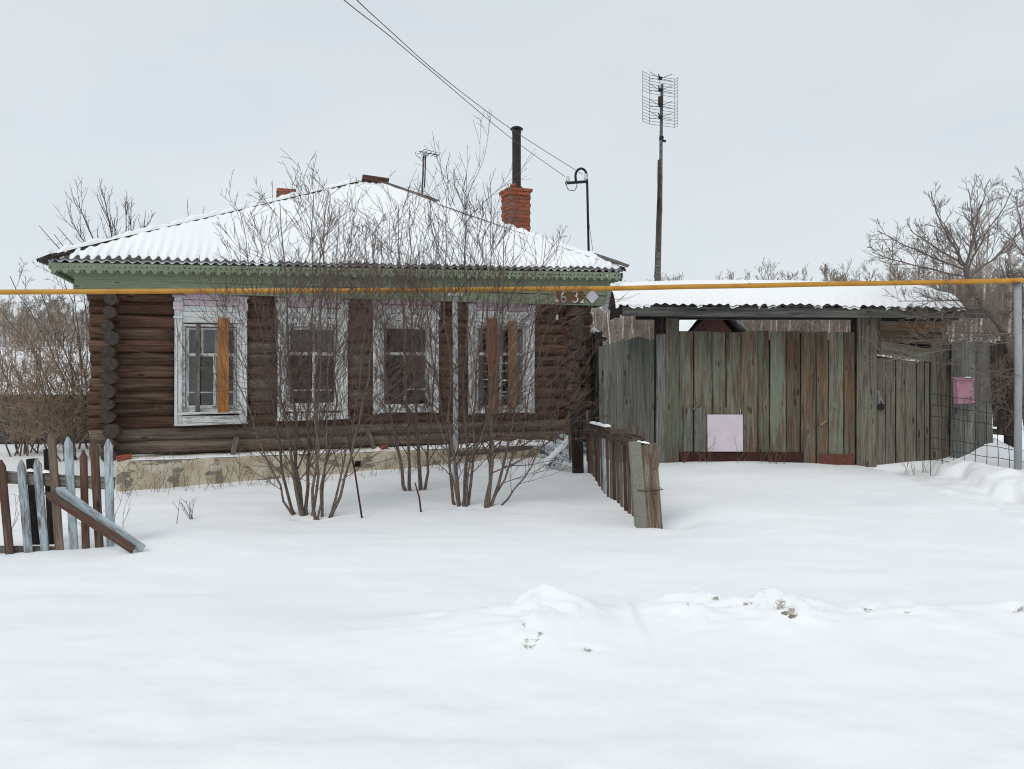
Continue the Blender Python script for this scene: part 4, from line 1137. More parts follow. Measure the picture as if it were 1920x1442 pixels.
# corrugated roof
x0g, x1g = W(1160, 575, 12.8).x, W(1812, 580, 12.8).x
zeg = CZ + (HY - 573.5) / F * 12.78; zrg = zeg + 0.40; yrg = 13.55
def zgate(x, y):
    s = (y - 12.78) / (yrg - 12.78) if y < yrg else (2 * yrg - 12.78 - y) / (yrg - 12.78)
    return zeg + s * (zrg - zeg) - 0.045 * sstep(4.5, 7.4, x)
a = x0g; first = True
while a < x1g - 0.05:
    b = min(a + 1.12, x1g)
    for side in (0, 1):
        cols = []; n = int((b - a) / 0.15 * 8); off = random.uniform(-.025, .025)
        for i in range(n + 1):
            x = a + (b - a) * i / n; wv = 0.015 * math.cos(2 * math.pi * x / 0.15); c = []
            for k in range(3):
                t = k / 2
                y = (12.78 + off + (yrg - 12.78 - off) * t) if side == 0 else (2 * yrg - 12.78 + (12.78 - yrg) * t)
                c.append(Vector((x, y, float(zgate(x, y)) + wv)))
            cols.append(c)
        sheet_mesh('roof_sheet', cols, gate, M_slate)
    a = b
for xg in (x0g + 0.04, x1g - 0.04):
    y0_, y1_ = 12.82, 2 * yrg - 12.82; zz0 = zeg - 0.035
    V = [Vector((xg + dx, y, z)) for dx in (0, .025) for (y, z) in ((y0_, zz0 - .10), (y1_, zz0 - .10), (y1_, zz0), (yrg, zrg - .04 - (0.045 if xg > 6 else 0)), (y0_, zz0))]
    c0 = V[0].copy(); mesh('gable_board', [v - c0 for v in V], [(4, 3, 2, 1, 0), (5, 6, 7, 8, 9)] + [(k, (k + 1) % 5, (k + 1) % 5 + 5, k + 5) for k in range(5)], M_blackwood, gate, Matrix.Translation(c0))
# gate roof snow: one thick loaf
cols = []
NXg = 260
for i in range(NXg + 1):
    x = x0g - 0.05 + (x1g + 0.03 - x0g) * i / NXg; c = []
    ex = float(sstep(0, 0.22, x - x0g)) * float(sstep(0, 0.5, x1g - 0.02 - x))
    wv = 0.015 * math.cos(2 * math.pi * x / 0.15)
    edge = 12.775 + 0.02 * nz3(x * 2.2, 3) + 0.035 * max(0, nz3(x * 5, 4))
    for k in range(34):
        y = 12.78 + (2 * (yrg - 12.78)) * (k / 33)
        q = y - edge; q2 = (2 * yrg - 12.80) - y
        t = 0.20 * (float(sstep(-0.02, 0.30, q)) ** 0.55 if q > 0 else 0) * float(sstep(0, 0.3, q2))
        t *= (0.35 + 0.65 * ex) * (1 + 0.22 * nz3(x * 0.5, y, 3))
        ridge_flat = -0.10 * math.exp(-((y - yrg) / 0.22) ** 2)
        zz = float(zgate(x, y)) + wv * (1 - 0.97 * float(sstep(0.0, 0.10, q))) + t + ridge_flat + (0.004 if q > 0 else -0.03)
        c.append(Vector((x, y, zz)))
    cols.append(c)
o = sheet_mesh('gate_roof_snow', cols, None, M_snow); tag(o, 'thick smooth snow on the gate roof', 'snow', kind='stuff')
# wicket door
wick = board('wicket_door', G(1641, 705, 0.06), G(1743, 705, 0.06), ZZ, 0.12, 0.04, M_brownwood, gate)
board('ledger', G(1641, 850, 0.06), G(1743, 850, 0.06), ZZ, 0.12, 0.04, M_brownwood, wick)
we = [1641, 1660, 1679, 1697, 1719, 1734, 1743.5]
for i in range(6): gboard(we[i], we[i + 1], 672 + i * 1.6, 905, M_gateC, wick, dv=random.uniform(-.006, .006), th=0.024, ov=-.014)
for i in range(1, 6): gboard(we[i] - 3, we[i] + 3, 676 + i * 1.6, 905, M_blackwood, wick, dv=0.026, name='gap_shade_strip', th=0.01)  # same added backing: wicket gaps get their shade from black colour
for i, px in enumerate((1647, 1654, 1666, 1674, 1686, 1693, 1703, 1729)):
    lathe('nail_head', [(0.008, 0), (0.008, 0.004), (0.002, 0.006)], M_black, frame(G(px, 731.5, -0.022), (1, 0, 0), (0, 0, 1)), wick, 6)
# transom boards over the wicket, sagging to the right
board('transom_board', G(1648, 612, 0.0), G(1776, 614, 0.0), ZZ, 0.20, 0.025, M_gateB, gate, jit=0.003)
board('transom_board', G(1647, 630, -0.016), G(1776, 637, -0.016), ZZ, 0.20, 0.025, M_gateB, gate, jit=0.003)
board('transom_board', G(1641, 650, -0.004), G(1760, 670, -0.004), ZZ, 0.235, 0.025, M_gateC, gate, jit=0.003)
board('transom_board', G(1648, 640, 0.035), G(1776, 652, 0.035), ZZ, 0.45, 0.02, M_blackwood, gate, jit=0.003)
board('transom_board', G(1648, 600, 0.010), G(1785, 603, 0.010), ZZ, 0.10, 0.025, M_blackwood, gate, jit=0.003)
board('transom_board', G(1641, 672, 0.05), G(1745, 690, 0.05), ZZ, 0.12, 0.025, M_brownwood, gate, jit=0.003)
# right hand frame board, then a dark backing for its gap
gboard(1744, 1778, 640, 900, M_gateC, gate, dv=-0.02, name='frame_and_gap_board')
gboard(1770, 1792, 645, 900, M_blackwood, gate, dv=0.03, name='frame_and_gap_board')  # black board added behind the gap in place of its shade
# rusty kick plates
o = box('kick_plate', G(1388, 860, -0.028), (1, 0, 0), ZZ, 234 * sc, 0.24, 0.006, M_rust, gate)
o = box('kick_plate', G(1568.5, 867, -0.03), (1, 0, 0), ZZ, 65 * sc, 0.30, 0.006, M_rust2, gate)
# old hand holds and knots nailed on
gboard(1281, 1297, 764, 846, M_gateD, leaf, dv=-0.03, name='batten', th=0.02)
gboard(1302, 1321, 764, 846, M_gateD, leaf, dv=-0.03, name='batten', th=0.02)
board('wooden_turnbutton', G(1298, 768, -0.05), G(1309, 756, -0.06), Vector((1, 0, 1)), 0.045, 0.03, M_greywood, leaf)
board('wooden_turnbutton', G(1537, 797, -0.03), G(1548, 788, -0.03), Vector((1, 0, 1)), 0.04, 0.02, M_tanplank, leaf)

# things hung on the gate
sheet = box('pink_sheet', G(1358, 811.5, -0.055), (1, 0, 0.0), (0, 0.04, 1), 66 * sc, 69 * sc, 0.008, M_pinksheet); tag(sheet, 'square pale pink sheet hung low on the plank gate', 'sheet')
for px in (1360, 1387): tube('hanging_wire', [G(px, 778, -.055), G(px, 764, -.035)], 0.004, M_signwhite, sheet, 5)
lock = root('padlock', G(1648, 761, -0.07), 'round black padlock hanging by a chain on the wicket', 'padlock')
lathe('lock_body', [(0.03, -0.022), (0.052, -0.02), (0.06, 0), (0.052, 0.02), (0.03, 0.022)], M_black, frame(G(1649, 763, -0.06), (1, 0, 0), (0, 0, 1)), lock, 16)
tube('shackle', [G(1649 + 4 * math.cos(t), 757 - 8 * math.sin(t), -0.06) for t in np.linspace(0, math.pi, 9)], 0.008, M_greypost, lock, 6)
for k in range(4):
    c = G(1647.5 - k * 1.2, 747 - k * 4.2, -0.05)
    ax = Vector((0.6, 0, 1)).normalized(); s_ = Vector((1, 0, -.6)).normalized() if k % 2 else Vector((0, 1, 0))
    tube('chain_link', [c + ax * 0.028 * math.cos(t) + s_ * 0.016 * math.sin(t) for t in np.linspace(0, 2 * math.pi, 11)], 0.005, M_greypost, lock, 5)
MBD = 13.05
mb = root('mailbox', W(1806, 757, MBD), 'pink tin mailbox on the grey board fence right of the wicket', 'mailbox')
ms = MBD / F
V = []
for (px, py, dv) in ((1790, 709, .07), (1821, 709, .07), (1823, 756, .07), (1792.5, 757.5, .07), (1793, 711, -.02), (1821, 711.5, -.05), (1823.5, 756, -.06), (1793.5, 757, -.06)):
    V.append(W(px, py, MBD) + Vector((0, dv, 0)))
c0 = W(1806, 735, MBD)
body = mesh('box_body', [v - c0 for v in V], [(0, 1, 2, 3), (4, 7, 6, 5), (0, 4, 5, 1), (1, 5, 6, 2), (2, 6, 7, 3), (3, 7, 4, 0)], M_pinkbox, mb, Matrix.Translation(c0))
bv = body.modifiers.new('bevel', 'BEVEL'); bv.width = 0.008; bv.segments = 2
board('lid', W(1788, 709.5, MBD) + Vector((0, -.0, 0)), W(1824, 709.8, MBD), Vector((0, 1, 0.25)), 0.15, 0.012, M_pinkbox, mb, jit=0)
board('bottom_rim', W(1792, 754, MBD) + Vector((0, -.062, 0)), W(1824, 753, MBD) + Vector((0, -.062, 0)), ZZ, 0.05, 0.012, M_pinkbox, mb, jit=0)
for k in range(4): lathe('peep_hole', [(0.006, 0), (0.006, .004)], M_black, frame(W(1807 + 3.3 * k, 745.5 - .3 * k, MBD) + Vector((0, -.068, 0)), (1, 0, 0), (0, 0, 1)), mb, 8)
snow_strip('mailbox_snow', [W(1808, 708, MBD), W(1820, 708, MBD)], (0, 1, 0), 0.1, 0.03, 'crumb of snow on the pink mailbox lid', n=8)

# ------------------------------------------------------------------ board fences either side of the gate
fenceL = root('board_fence', W(1180, 880, 14.3), 'tall blue grey board fence between the house corner and gate', 'fence')
fl = [(1123, 1134, 650, 15.45), (1132, 1141, 647, 15.25), (1141, 1150, 645, 15.1), (1150, 1158, 642, 14.95), (1157, 1168, 640, 14.8), (1167, 1182, 637, 14.65), (1181, 1196, 634, 14.5), (1195, 1207, 632, 14.35), (1205, 1217, 635, 14.2), (1215, 1231, 638, 14.05)]
for i, (xa, xb, ty, d) in enumerate(fl):
    p = W((xa + xb) / 2, ty, d); g = gz(p.x, p.y) - 0.3
    board('board', Vector((p.x, p.y, g)), p, Vector((1, -0.75, 0)), (xb - xa) * d / F * 1.12, 0.026, M_gateD, fenceL, jit=0.006, slant=random.uniform(-.2, .2), rag=.008)
board('rail', W(1130, 700, 15.4), W(1232, 690, 14.15), ZZ, 0.1, 0.05, M_brownwood, fenceL); board('rail', W(1130, 800, 15.4), W(1232, 810, 14.15), ZZ, 0.1, 0.05, M_brownwood, fenceL)
p = W(1122, 622, 15.75); o = board('fence_post', Vector((p.x, p.y, gz(p.x, p.y) - .3)), p, Vector((1, 0, 0)), 0.145, 0.14, M_blackwood, None, jit=0.005); tag(o, 'blackened square post beside the right log corner', 'post')
# little snow topped lean-to just behind that post
lt = root('lean_to', W(1128, 700, 17.6), 'dark lean-to with a rounded snow cap behind the blackened post', 'shed')
box('lean_to_wall', W(1104, 740, 17.8) + Vector((0, .5, 0)), (1, 0, 0), (0, 1, 0), 0.62, 1.0, 2.6, M_blackwood, lt)
board('lean_to_roof', W(1108, 622, 17.4) + Vector((-.4, .5, 0.07)), W(1137, 636, 17.4) + Vector((0, .5, 0)), Vector((0, 1, 0)), 1.2, 0.05, M_blackwood, lt)
o = snow_strip('lean_to_snow', [W(1100, 622, 17.4) + Vector((0, .45, 0)), W(1118, 624, 17.4) + Vector((0, .45, 0)), W(1137, 637, 17.4) + Vector((0, .45, 0))], (0, 1, 0), 1.2, 0.24, 'rounded snow cap on the lean-to behind the blackened post', sides=13, n=24)

fenceR = root('board_fence', W(1830, 870, 13.3), 'sagging grey green board fence right of the wicket', 'fence')
fr = [(1781, 1799, 642, 885, 0), (1797, 1806, 640, 870, 1), (1803, 1826, 641, 860, 0), (1824, 1842, 640, 845, 2), (1839, 1856, 642, 838, 6), (1853, 1869, 643, 800, 9), (1866, 1884, 640, 815, 4)]
for i, (xa, xb, ty, by, ln) in enumerate(fr):
    board('board', W((xa + xb) / 2 + ln, by, 13.3 + i * .012), W((xa + xb) / 2, ty, 13.3 + i * .012), Vector((1, 0, 0)), (xb - xa) * 13.3 / F, 0.026, M_gateD if i not in (5, 6) else M_brownwood, fenceR, jit=0.007, slant=random.uniform(-.2, .2), taper=0.92)
board('rail', W(1778, 690, 13.36), W(1900, 700, 13.4), ZZ, 0.1, 0.05, M_brownwood, fenceR)
board('rail', W(1778, 800, 13.36), W(1900, 812, 13.4), ZZ, 0.1, 0.05, M_brownwood, fenceR)
p = W(1893, 640, 13.5); board('post', Vector((p.x, p.y, gz(p.x, p.y) - .3)), p, Vector((1, 0, 0)), 0.14, 0.12, M_brownwood, fenceR)

# wire mesh panel standing in the snow
wm = root('wire_mesh_panel', W(1830, 880, 12.6), 'rusty square wire mesh panel leaning in the snow under the mailbox', 'mesh panel')
def mp_(i, j):                           # i across, j up, in cells; leans and sags to the right
    return W(1745 + 21.0 * i + 0.8 * j * -0.2, 861 - 20.5 * j + 3.1 * i, 12.72 - 0.06 * i + 0.02 * j)
for j in range(7):
    if j == 3: continue
    tube('wire', [mp_(i, j) + Vector((0, .006 * (j % 2), 0.006 * math.sin(i * 2.1 + j))) for i in np.linspace(0, 12, 25)], 0.0052, M_wire, wm, 5)
for i in range(13):
    tube('wire', [mp_(i, j) + Vector((0.006 * math.sin(j * 1.7 + i), -.006, 0)) for j in np.linspace(-2.0, 6, 14)], 0.0052, M_wire, wm, 5)

# ------------------------------------------------------------------ tall antenna pole behind the gate
TD = 16.0
tall = root('antenna_pole', W(1233, 900, TD), 'tall wooden pole carrying a curved lattice television antenna', 'antenna')
p0 = W(1231, 900, TD); p0.z = gz(p0.x, p0.y) - 0.3
tube('pole', [p0, W(1233, 520, TD), W(1235.5, 420, TD), W(1238, 330, TD)], [0.072, 0.066, 0.06, 0.05], M_greywood, tall, 10)
tube('upper_pole', [W(1238.5, 400, TD - .05), W(1239.5, 260, TD - .06), W(1241.5, 158, TD - .06)], [0.038, 0.034, 0.028], M_greywood, tall, 9)
board('splint', W(1235, 470, TD - .06), W(1237.5, 300, TD - .07), Vector((1, 0, 0)), 0.06, 0.03, M_brownwood, tall, jit=.01)
box('clamp', W(1240, 259, TD - .07), (1, 0, 0), ZZ, 0.08, 0.07, 0.09, M_black, tall); box('clamp', W(1245.5, 264.5, TD - .07), (1, 0, -.1), ZZ, 0.07, 0.04, 0.05, M_black, tall)
tube('cable', [W(1238, 330, TD - .1), W(1233, 380, TD - .1), W(1231, 420, TD - .1), W(1229.5, 470, TD - .1), W(1227, 520, TD - .1)], 0.006, M_black, tall, 5)
# reflector grid: horizontal wires bent at both ends, turned a little to the left
ts = TD / F
zt0 = CZ + (HY - 144) / F * TD; zb0 = CZ + (HY - 232) / F * TD
xc = (1241 - CX) / F * TD
ang = R(28)
def rp(s, z):                            # s across -1..1
    w_ = 0.46
    x = s * w_; y = 0.05 + (0.10 if abs(s) > .72 else 0) * (-(abs(s) - .72) / .28) * 1.4
    tilt = 0.15 * (s * 0.5)
    return Vector((xc + x * math.cos(ang) + y * math.sin(ang) * 1.0, TD + 0.02 + x * math.sin(ang) + y, z + 0.02 * s))
rows = np.linspace(zb0 - 0.02, zt0 + 0.02, 17)
for k, z in enumerate(rows):
    if k == 9: continue
    tube('reflector_wire', [rp(s, z) for s in (-1, -.72, -.3, .3, .72, 1)], 0.0042, M_cable, tall, 4)
for s in (-1, -.72, .72, 1): tube('reflector_wire', [rp(s, rows[0]), rp(s, rows[-1])], 0.0045, M_cable, tall, 4)
for py in (147, 169, 198, 220):
    c = W(1238, py, TD - .16)
    box('dipole_mount', c, (1, 0, 0), ZZ, 0.07, 0.06, 0.06, M_black, tall)
    board('mount_fin', c + Vector((-.01, 0, .02)), c + Vector((-.045, -.02, .08)), Vector((1, 0, 1)), 0.02, 0.02, M_black, tall, jit=0)
    for sx in (-1, 1):
        for sz in (-1, 1):
            e = c + Vector((sx * 0.26, -0.10 + 0.14 * sx, sz * 0.075 + sx * .03))
            tube('dipole_rod', [c + Vector((sx * .03, 0, sz * .01)), e], 0.0052, M_black, tall, 5)
box('balun_box', W(1238.5, 188, TD - .14), (1, 0, 0), ZZ, 0.09, 0.15, 0.07, M_brownwood, tall)
tube('feeder', [W(1237, 150, TD - .18), W(1238, 169, TD - .17), W(1237, 185, TD - .19), W(1238, 200, TD - .17), W(1237, 218, TD - .18)], 0.005, M_cable, tall, 5)

# ------------------------------------------------------------------ shed beyond the gate
SD = 24.0
shed = root('shed', W(1330, 800, SD), 'dark gabled shed with snowy roof seen through the gap above the gate', 'shed')
ap = W(1335, 578, SD); sl = W(1262, 655, SD); sr = W(1392, 642, SD)
gb = CZ - 2.2
V = [sl, sr, ap, Vector((sl.x, SD, gb)), Vector((sr.x, SD, gb)), sl + Vector((0.2, 4, 0)), sr + Vector((0.2, 4, 0)), ap + Vector((0.2, 4, 0)), Vector((sl.x + 0.2, SD + 4, gb)), Vector((sr.x + 0.2, SD + 4, gb))]
c0 = Vector((ap.x, SD, gb))
mesh('shed_wall', [v - c0 for v in V], [(3, 4, 1, 2, 0), (8, 5, 7, 6, 9), (3, 0, 5, 8), (4, 9, 6, 1)], M_rust, shed, Matrix.Translation(c0))
for (e, nm) in ((sl, 'left'), (sr, 'right')):
    dd = (e - ap).normalized()
    a_ = ap + Vector((0.12, -.28, .05)); b_ = e + dd * 0.25 + Vector((0.12, -.28, .05)); bk = Vector((0.2, 4.4, 0))
    up = Vector((0, 0, .04)); V = [a_, b_, b_ + bk, a_ + bk, a_ + up, b_ + up, b_ + bk + up, a_ + bk + up]
    mesh('shed_roof', [v - a_ for v in V], [(0, 1, 2, 3), (4, 7, 6, 5), (0, 4, 5, 1), (1, 5, 6, 2), (2, 6, 7, 3), (3, 7, 4, 0)], M_blackwood, shed, Matrix.Translation(a_))
cols = []
for i in range(31):
    t = -1.25 + 2.55 * i / 30
    p = ap.lerp(sl if t < 0 else sr, abs(t)); c = []
    for k in range(12):
        f = k / 11; bmp = 0.22 * (1 + .5 * nz3(t * 2, f * 4)) * float(sstep(0, .12, f))
        if f < .02: bmp = 0.17
        c.append(p + Vector((0.12 + 0.2 * f + .1 * nz3(t * 3, 1), -.27 + 4.4 * f, 0.11 + bmp)))
    cols.append(c)
o = sheet_mesh('shed_snow', cols, None, M_snow); tag(o, 'snow on the roof of the dark shed beyond the gate', 'snow', kind='stuff')

# ------------------------------------------------------------------ left picket fence
pf = root('picket_fence', W(90, 1040, 7.95), 'broken fence of pale blue and brown pointed pickets at the left', 'fence')
FD = 7.95
pk = [(-42, -36, 865, M_picred), (1, 22, 862, M_picred), (39, 56, 862, M_picpale), (68, 88, 859, M_picpale), (95, 114, 808, M_picbrown), (127, 140, 819, M_picblue), (155, 162, 844, M_picred), (176, 188, 825, M_picred), (202, 208, 823, M_picblue)]
bots = [1045, 1046, 1040, 1035, 1032, 1030, 1027, 1025, 1023]
for i, (xt, xb, ty, mt) in enumerate(pk):
    d = FD + 0.012 * i + (0.16 if i == 99 else 0)
    b = W(xb, bots[i] + 30, d); t = W(xt, ty, d)
    xt2 = xt
    board('picket', b, W(xt + (1 if i > 4 else 0), ty, d - 0.0), Vector((1, 0, 0)), 15.5 * d / F if i not in (6,) else 0.078, 0.026, mt, pf, point=0.075, jit=0.003)
board('rail', W(-90, 889, FD + .05), W(214, 907, FD + .12), ZZ, 0.125, 0.055, M_greywood, pf, jit=0.006)
board('rail', W(-90, 1028, FD + .05), W(106, 1030, FD + .08), ZZ, 0.07, 0.05, M_greywood, pf, jit=0.006)
for (xt, xb, ty, by, wd, mt) in ((60, 74, 860, 1040, 0.10, M_blackwood), (90, 100, 842, 1040, 0.09, M_blackwood)):
    board('post', W(xb, by, 8.4), W(xt, ty, 8.4), Vector((1, 0, 0)), wd, 0.08, mt, pf, jit=0.01)
snow_strip('rail_snow', [W(-30, 881, FD + .05), W(-6, 881, FD + .05)], (0, 1, 0), 0.06, 0.02, 'thin snow on the picket fence rail end', n=8)
snow_strip('rail_snow', [W(50, 882, FD + .06), W(98, 886, FD + .07)], (0, 1, 0), 0.07, 0.028, 'thin snow on the picket fence rail among the pale pickets', n=14)
# two pickets broken off and leaning across
o = board('loose_picket', W(268, 1030, 7.78), W(106, 915, 7.86), Vector((-.4, 0, 1)), 0.098, 0.024, M_picblue, None, point=0.05, jit=0.003); tag(o, 'loose blue picket leaning aslant across the picket fence', 'picket')
o = board('loose_picket', W(250, 1031, 7.72), W(85, 924, 7.80), Vector((-.4, 0, 1)), 0.09, 0.026, M_picred, None, point=0.06, jit=0.003); tag(o, 'loose red brown picket leaning aslant across the picket fence', 'picket')

# ------------------------------------------------------------------ right side fence running from the house to the street
sf = root('picket_fence', W(1150, 960, 11.5), 'decaying brown picket fence running from the house to a concrete post', 'fence')
A0 = Vector((W(1203, 900, 9.3).x, 9.3, 0)); A1 = Vector((W(1085, 880, 14.2).x, 14.2, 0))
def fpt(t, z):                           # along the fence, from near post to far post
    p = A0.lerp(A1, t); return Vector((p.x, p.y, z))
zt_n, zt_f = W(0, 832, 9.3).z, W(0, 797, 14.2).z
board('rail', fpt(0.0, zt_n - 0.0), fpt(1.0, zt_f - 0.0), ZZ, 0.19, 0.06, M_brownwood, sf, jit=0.006)
g0 = W(1212, 990, 9.3); yn = 9.3
# near end: concrete stub wired to a rotten timber
conc = board('concrete_post', Vector((1.545 + .03, 9.22, g0.z - .35)), Vector((1.545 - 0.075, 9.22, W(0, 829, 9.2).z)), Vector((1, 0, 0)), 0.135, 0.17, M_concrete, sf, jit=0.003, ch=0.012)
timb = board('timber_post', Vector((1.715 + .03, 9.26, g0.z - .35)), Vector((1.715 - 0.095, 9.26, W(0, 834, 9.26).z)), Vector((1, 0, 0)), 0.215, 0.19, M_timber, sf, jit=0.008, ch=0.03, rag=.02)
board('timber_splinter', Vector((1.70, 9.21, W(0, 878, 9.2).z)), Vector((1.745, 9.22, W(0, 838, 9.2).z)), Vector((1, 0, 0)), 0.09, 0.12, M_picbrown, sf, jit=0.004)
tube('wire_tie', [Vector((1.50, 9.13, W(0, 920, 9.13).z)), Vector((1.62, 9.125, W(0, 921, 9.13).z)), Vector((1.795, 9.155, W(0, 918, 9.15).z)), Vector((1.795, 9.37, W(0, 918, 9.15).z)), Vector((1.50, 9.34, W(0, 920, 9.13).z)), Vector((1.50, 9.13, W(0, 920, 9.13).z))], 0.005, M_wire, sf, 5)
# far post, dark and square, with two thin stakes
fp = W(1082, 768, 13.6); board('post', Vector((fp.x + .03, fp.y, W(0, 900, 13.6).z - .3)), fp, Vector((1, 0, 0)), 0.19, 0.19, M_blackwood, sf, jit=0.005)
for px, ty in ((1067, 770), (1100, 770)):
    q = W(px, ty, 13.75); board('stake', Vector((q.x + .02, q.y, q.z - 0.9)), q, Vector((1, 0, 0)), 0.05, 0.04, M_picbrown, sf)
np_ = 17
for i in range(np_):
    t = 0.045 + i / (np_ - 1) * 0.80
    p = A0.lerp(A1, t); g = gz(p.x, p.y)
    zt = zt_n + (zt_f - zt_n) * t + (0.02 if i > 5 else 0.06) + random.uniform(-.03, .05)
    mt = [M_picred, M_brownwood, M_picbrown][i % 3] if i != 10 else M_picblue
    board('picket', Vector((p.x + .07, p.y + .02, g - .1)), Vector((p.x + 0.045, p.y, zt)), (A1 - A0), random.uniform(.12, .16), 0.025, mt, sf, jit=0.006, taper=random.uniform(.75, 1), slant=random.uniform(-.5, .5), rag=.02)
# splintered tops behind the rail
for i in range(12):
    t = 0.03 + i * 0.034 + random.uniform(-.01, .01); p = A0.lerp(A1, t); zr = zt_n + (zt_f - zt_n) * t
    board('splinter', Vector((p.x + .055, p.y, zr)), Vector((p.x + .06, p.y + random.uniform(-.03, .03), zr + random.uniform(.13, .21))), (A1 - A0), 0.05, 0.015, M_picbrown, sf, taper=.35, jit=.003, rag=.02)
snow_strip('post_snow', [Vector((1.50, 9.25, W(0, 829, 9.2).z)), Vector((1.66, 9.25, W(0, 832, 9.2).z))], (0, 1, 0), 0.13, 0.03, 'crumbs of snow on top of the concrete fence post', n=10)
snow_strip('rail_snow', [fpt(.42, zt_n + (zt_f - zt_n) * .42 + .10), fpt(.72, zt_n + (zt_f - zt_n) * .72 + .10)], (1, 0, 0), 0.10, 0.045, 'patch of snow on the rail of the decaying brown fence', n=18)
# collapsed blue panel
cpn = root('collapsed_fence_panel', W(1050, 860, 13.9), 'collapsed panel of pale blue pickets half buried in snow by the house corner', 'fence panel')
for i in range(5):
    b0_ = W(1034 + i * 9 - 4 + 22, 868 - i * 10, 13.75 + .05 * i); b1_ = W(1012 + i * 9.2, 853 - i * 9.5, 14.05 + .05 * i)
    e = (b0_ - b1_) * (0.5 if i in (3, 4) else (0.25 if i == 1 else 0.0))
    board('picket', b0_ + e + Vector((0, 0, -.03)), b1_, Vector((0.5, 0, 1)), 0.085, 0.022, M_picblue, cpn, point=0.05, jit=.003)
board('rail', W(1028, 872, 13.9), W(1068, 826, 14.1), Vector((1, 0, .5)), 0.07, 0.04, M_greywood, cpn)
snow_strip('panel_snow', [W(1022, 868, 13.86), W(1042, 849, 13.9), W(1060, 832, 13.98), W(1070, 818, 14.0)], (0.7, 0, -.6), 0.11, 0.05, 'snow lying along the collapsed blue fence panel', n=22)

# dark ribbed metal fence and snowy ground left of the house
mf = root('metal_fence', W(60, 850, 19.5), 'dark ribbed metal sheet fence behind the bushes left of the house', 'fence')
for s in range(9):
    xa = -21.0 + s * 1.45; cols = []
    for i in range(59):
        x = xa + 1.43 * i / 58; ph_ = (i % 10); dv = 0.0 if ph_ < 5 else 0.028
        y = 19.6 + (x + 15) * 0.03 + dv
        z1 = CZ - 0.62 + 0.015 * nz3(s * 3, 1) ; cols.append([Vector((x, y, gz(x, y) - .2)), Vector((x, y, z1))])
    o = sheet_mesh('metal_sheet', cols, mf, M_darkfence); o.data.polygons.foreach_set('use_smooth', [False] * len(o.data.polygons))
for s in range(7):
    x = -20.8 + s * 2.1; board('fence_post', Vector((x, 19.75, gz(x, 19.75) - .2)), Vector((x, 19.75, CZ - .7)), Vector((1, 0, 0)), .08, .08, M_iron, mf)
board('rail', Vector((-21, 19.48, CZ - .8)), Vector((-8, 19.86, CZ - .8)), ZZ, .06, .03, M_iron, mf); 

# ------------------------------------------------------------------ woody plants
def unit(v): return v / (np.linalg.norm(v) + 1e-9)
def walk(p, d, Lb, n, jit, up, g):
    pts = [p]; st = Lb / n
    for i in range(n):
        d = unit(d + g.normal(0, jit, 3) + np.array([0, 0, up])); p = p + d * st; pts.append(p)
    return np.array(pts)
def side_dir(t, ang, g, az=None):
    a = unit(np.cross(t, g.normal(0, 1, 3))); return unit(t * math.cos(ang) + a * math.sin(ang))
def grow(tw, p, d, Lb, r, lvl, g, kids=(7, 5, 3), up=0.12, jit=0.10, rmin=0.003, ang=(0.45, 0.85), sides=(5, 4, 3, 3), lr=(0.38, 0.68), start=0.2):
    n = max(3, min(9, int(Lb / 0.09)))
    pts = walk(p, d, Lb, n, jit, up, g)
    re = max(rmin * 0.8, r * 0.35)
    tw.add(pts, np.linspace(r, re, n + 1), sides[min(lvl, 3)], caps=False)
    if lvl >= len(kids): return
    k = max(1, int(kids[lvl] * (0.7 + 0.6 * g.random())))
    for i in range(k):
        s = start + (0.97 - start) * (i + g.random()) / k
        q = s * n; a = min(int(q), n - 1); f = q - a
        pos = pts[a] * (1 - f) + pts[a + 1] * f; t = unit(pts[a + 1] - pts[a])
        dd = side_dir(t, g.uniform(*ang), g); dd[2] += 0.18; dd = unit(dd)
        l2 = Lb * g.uniform(*lr) * (1.1 - 0.6 * s)
        if l2 < 0.05: continue
        grow(tw, pos, dd, l2, max(rmin, r * (1 - 0.6 * s) * 0.55), lvl + 1, g, kids, up, jit * 1.05, rmin, ang, sides, lr, start)

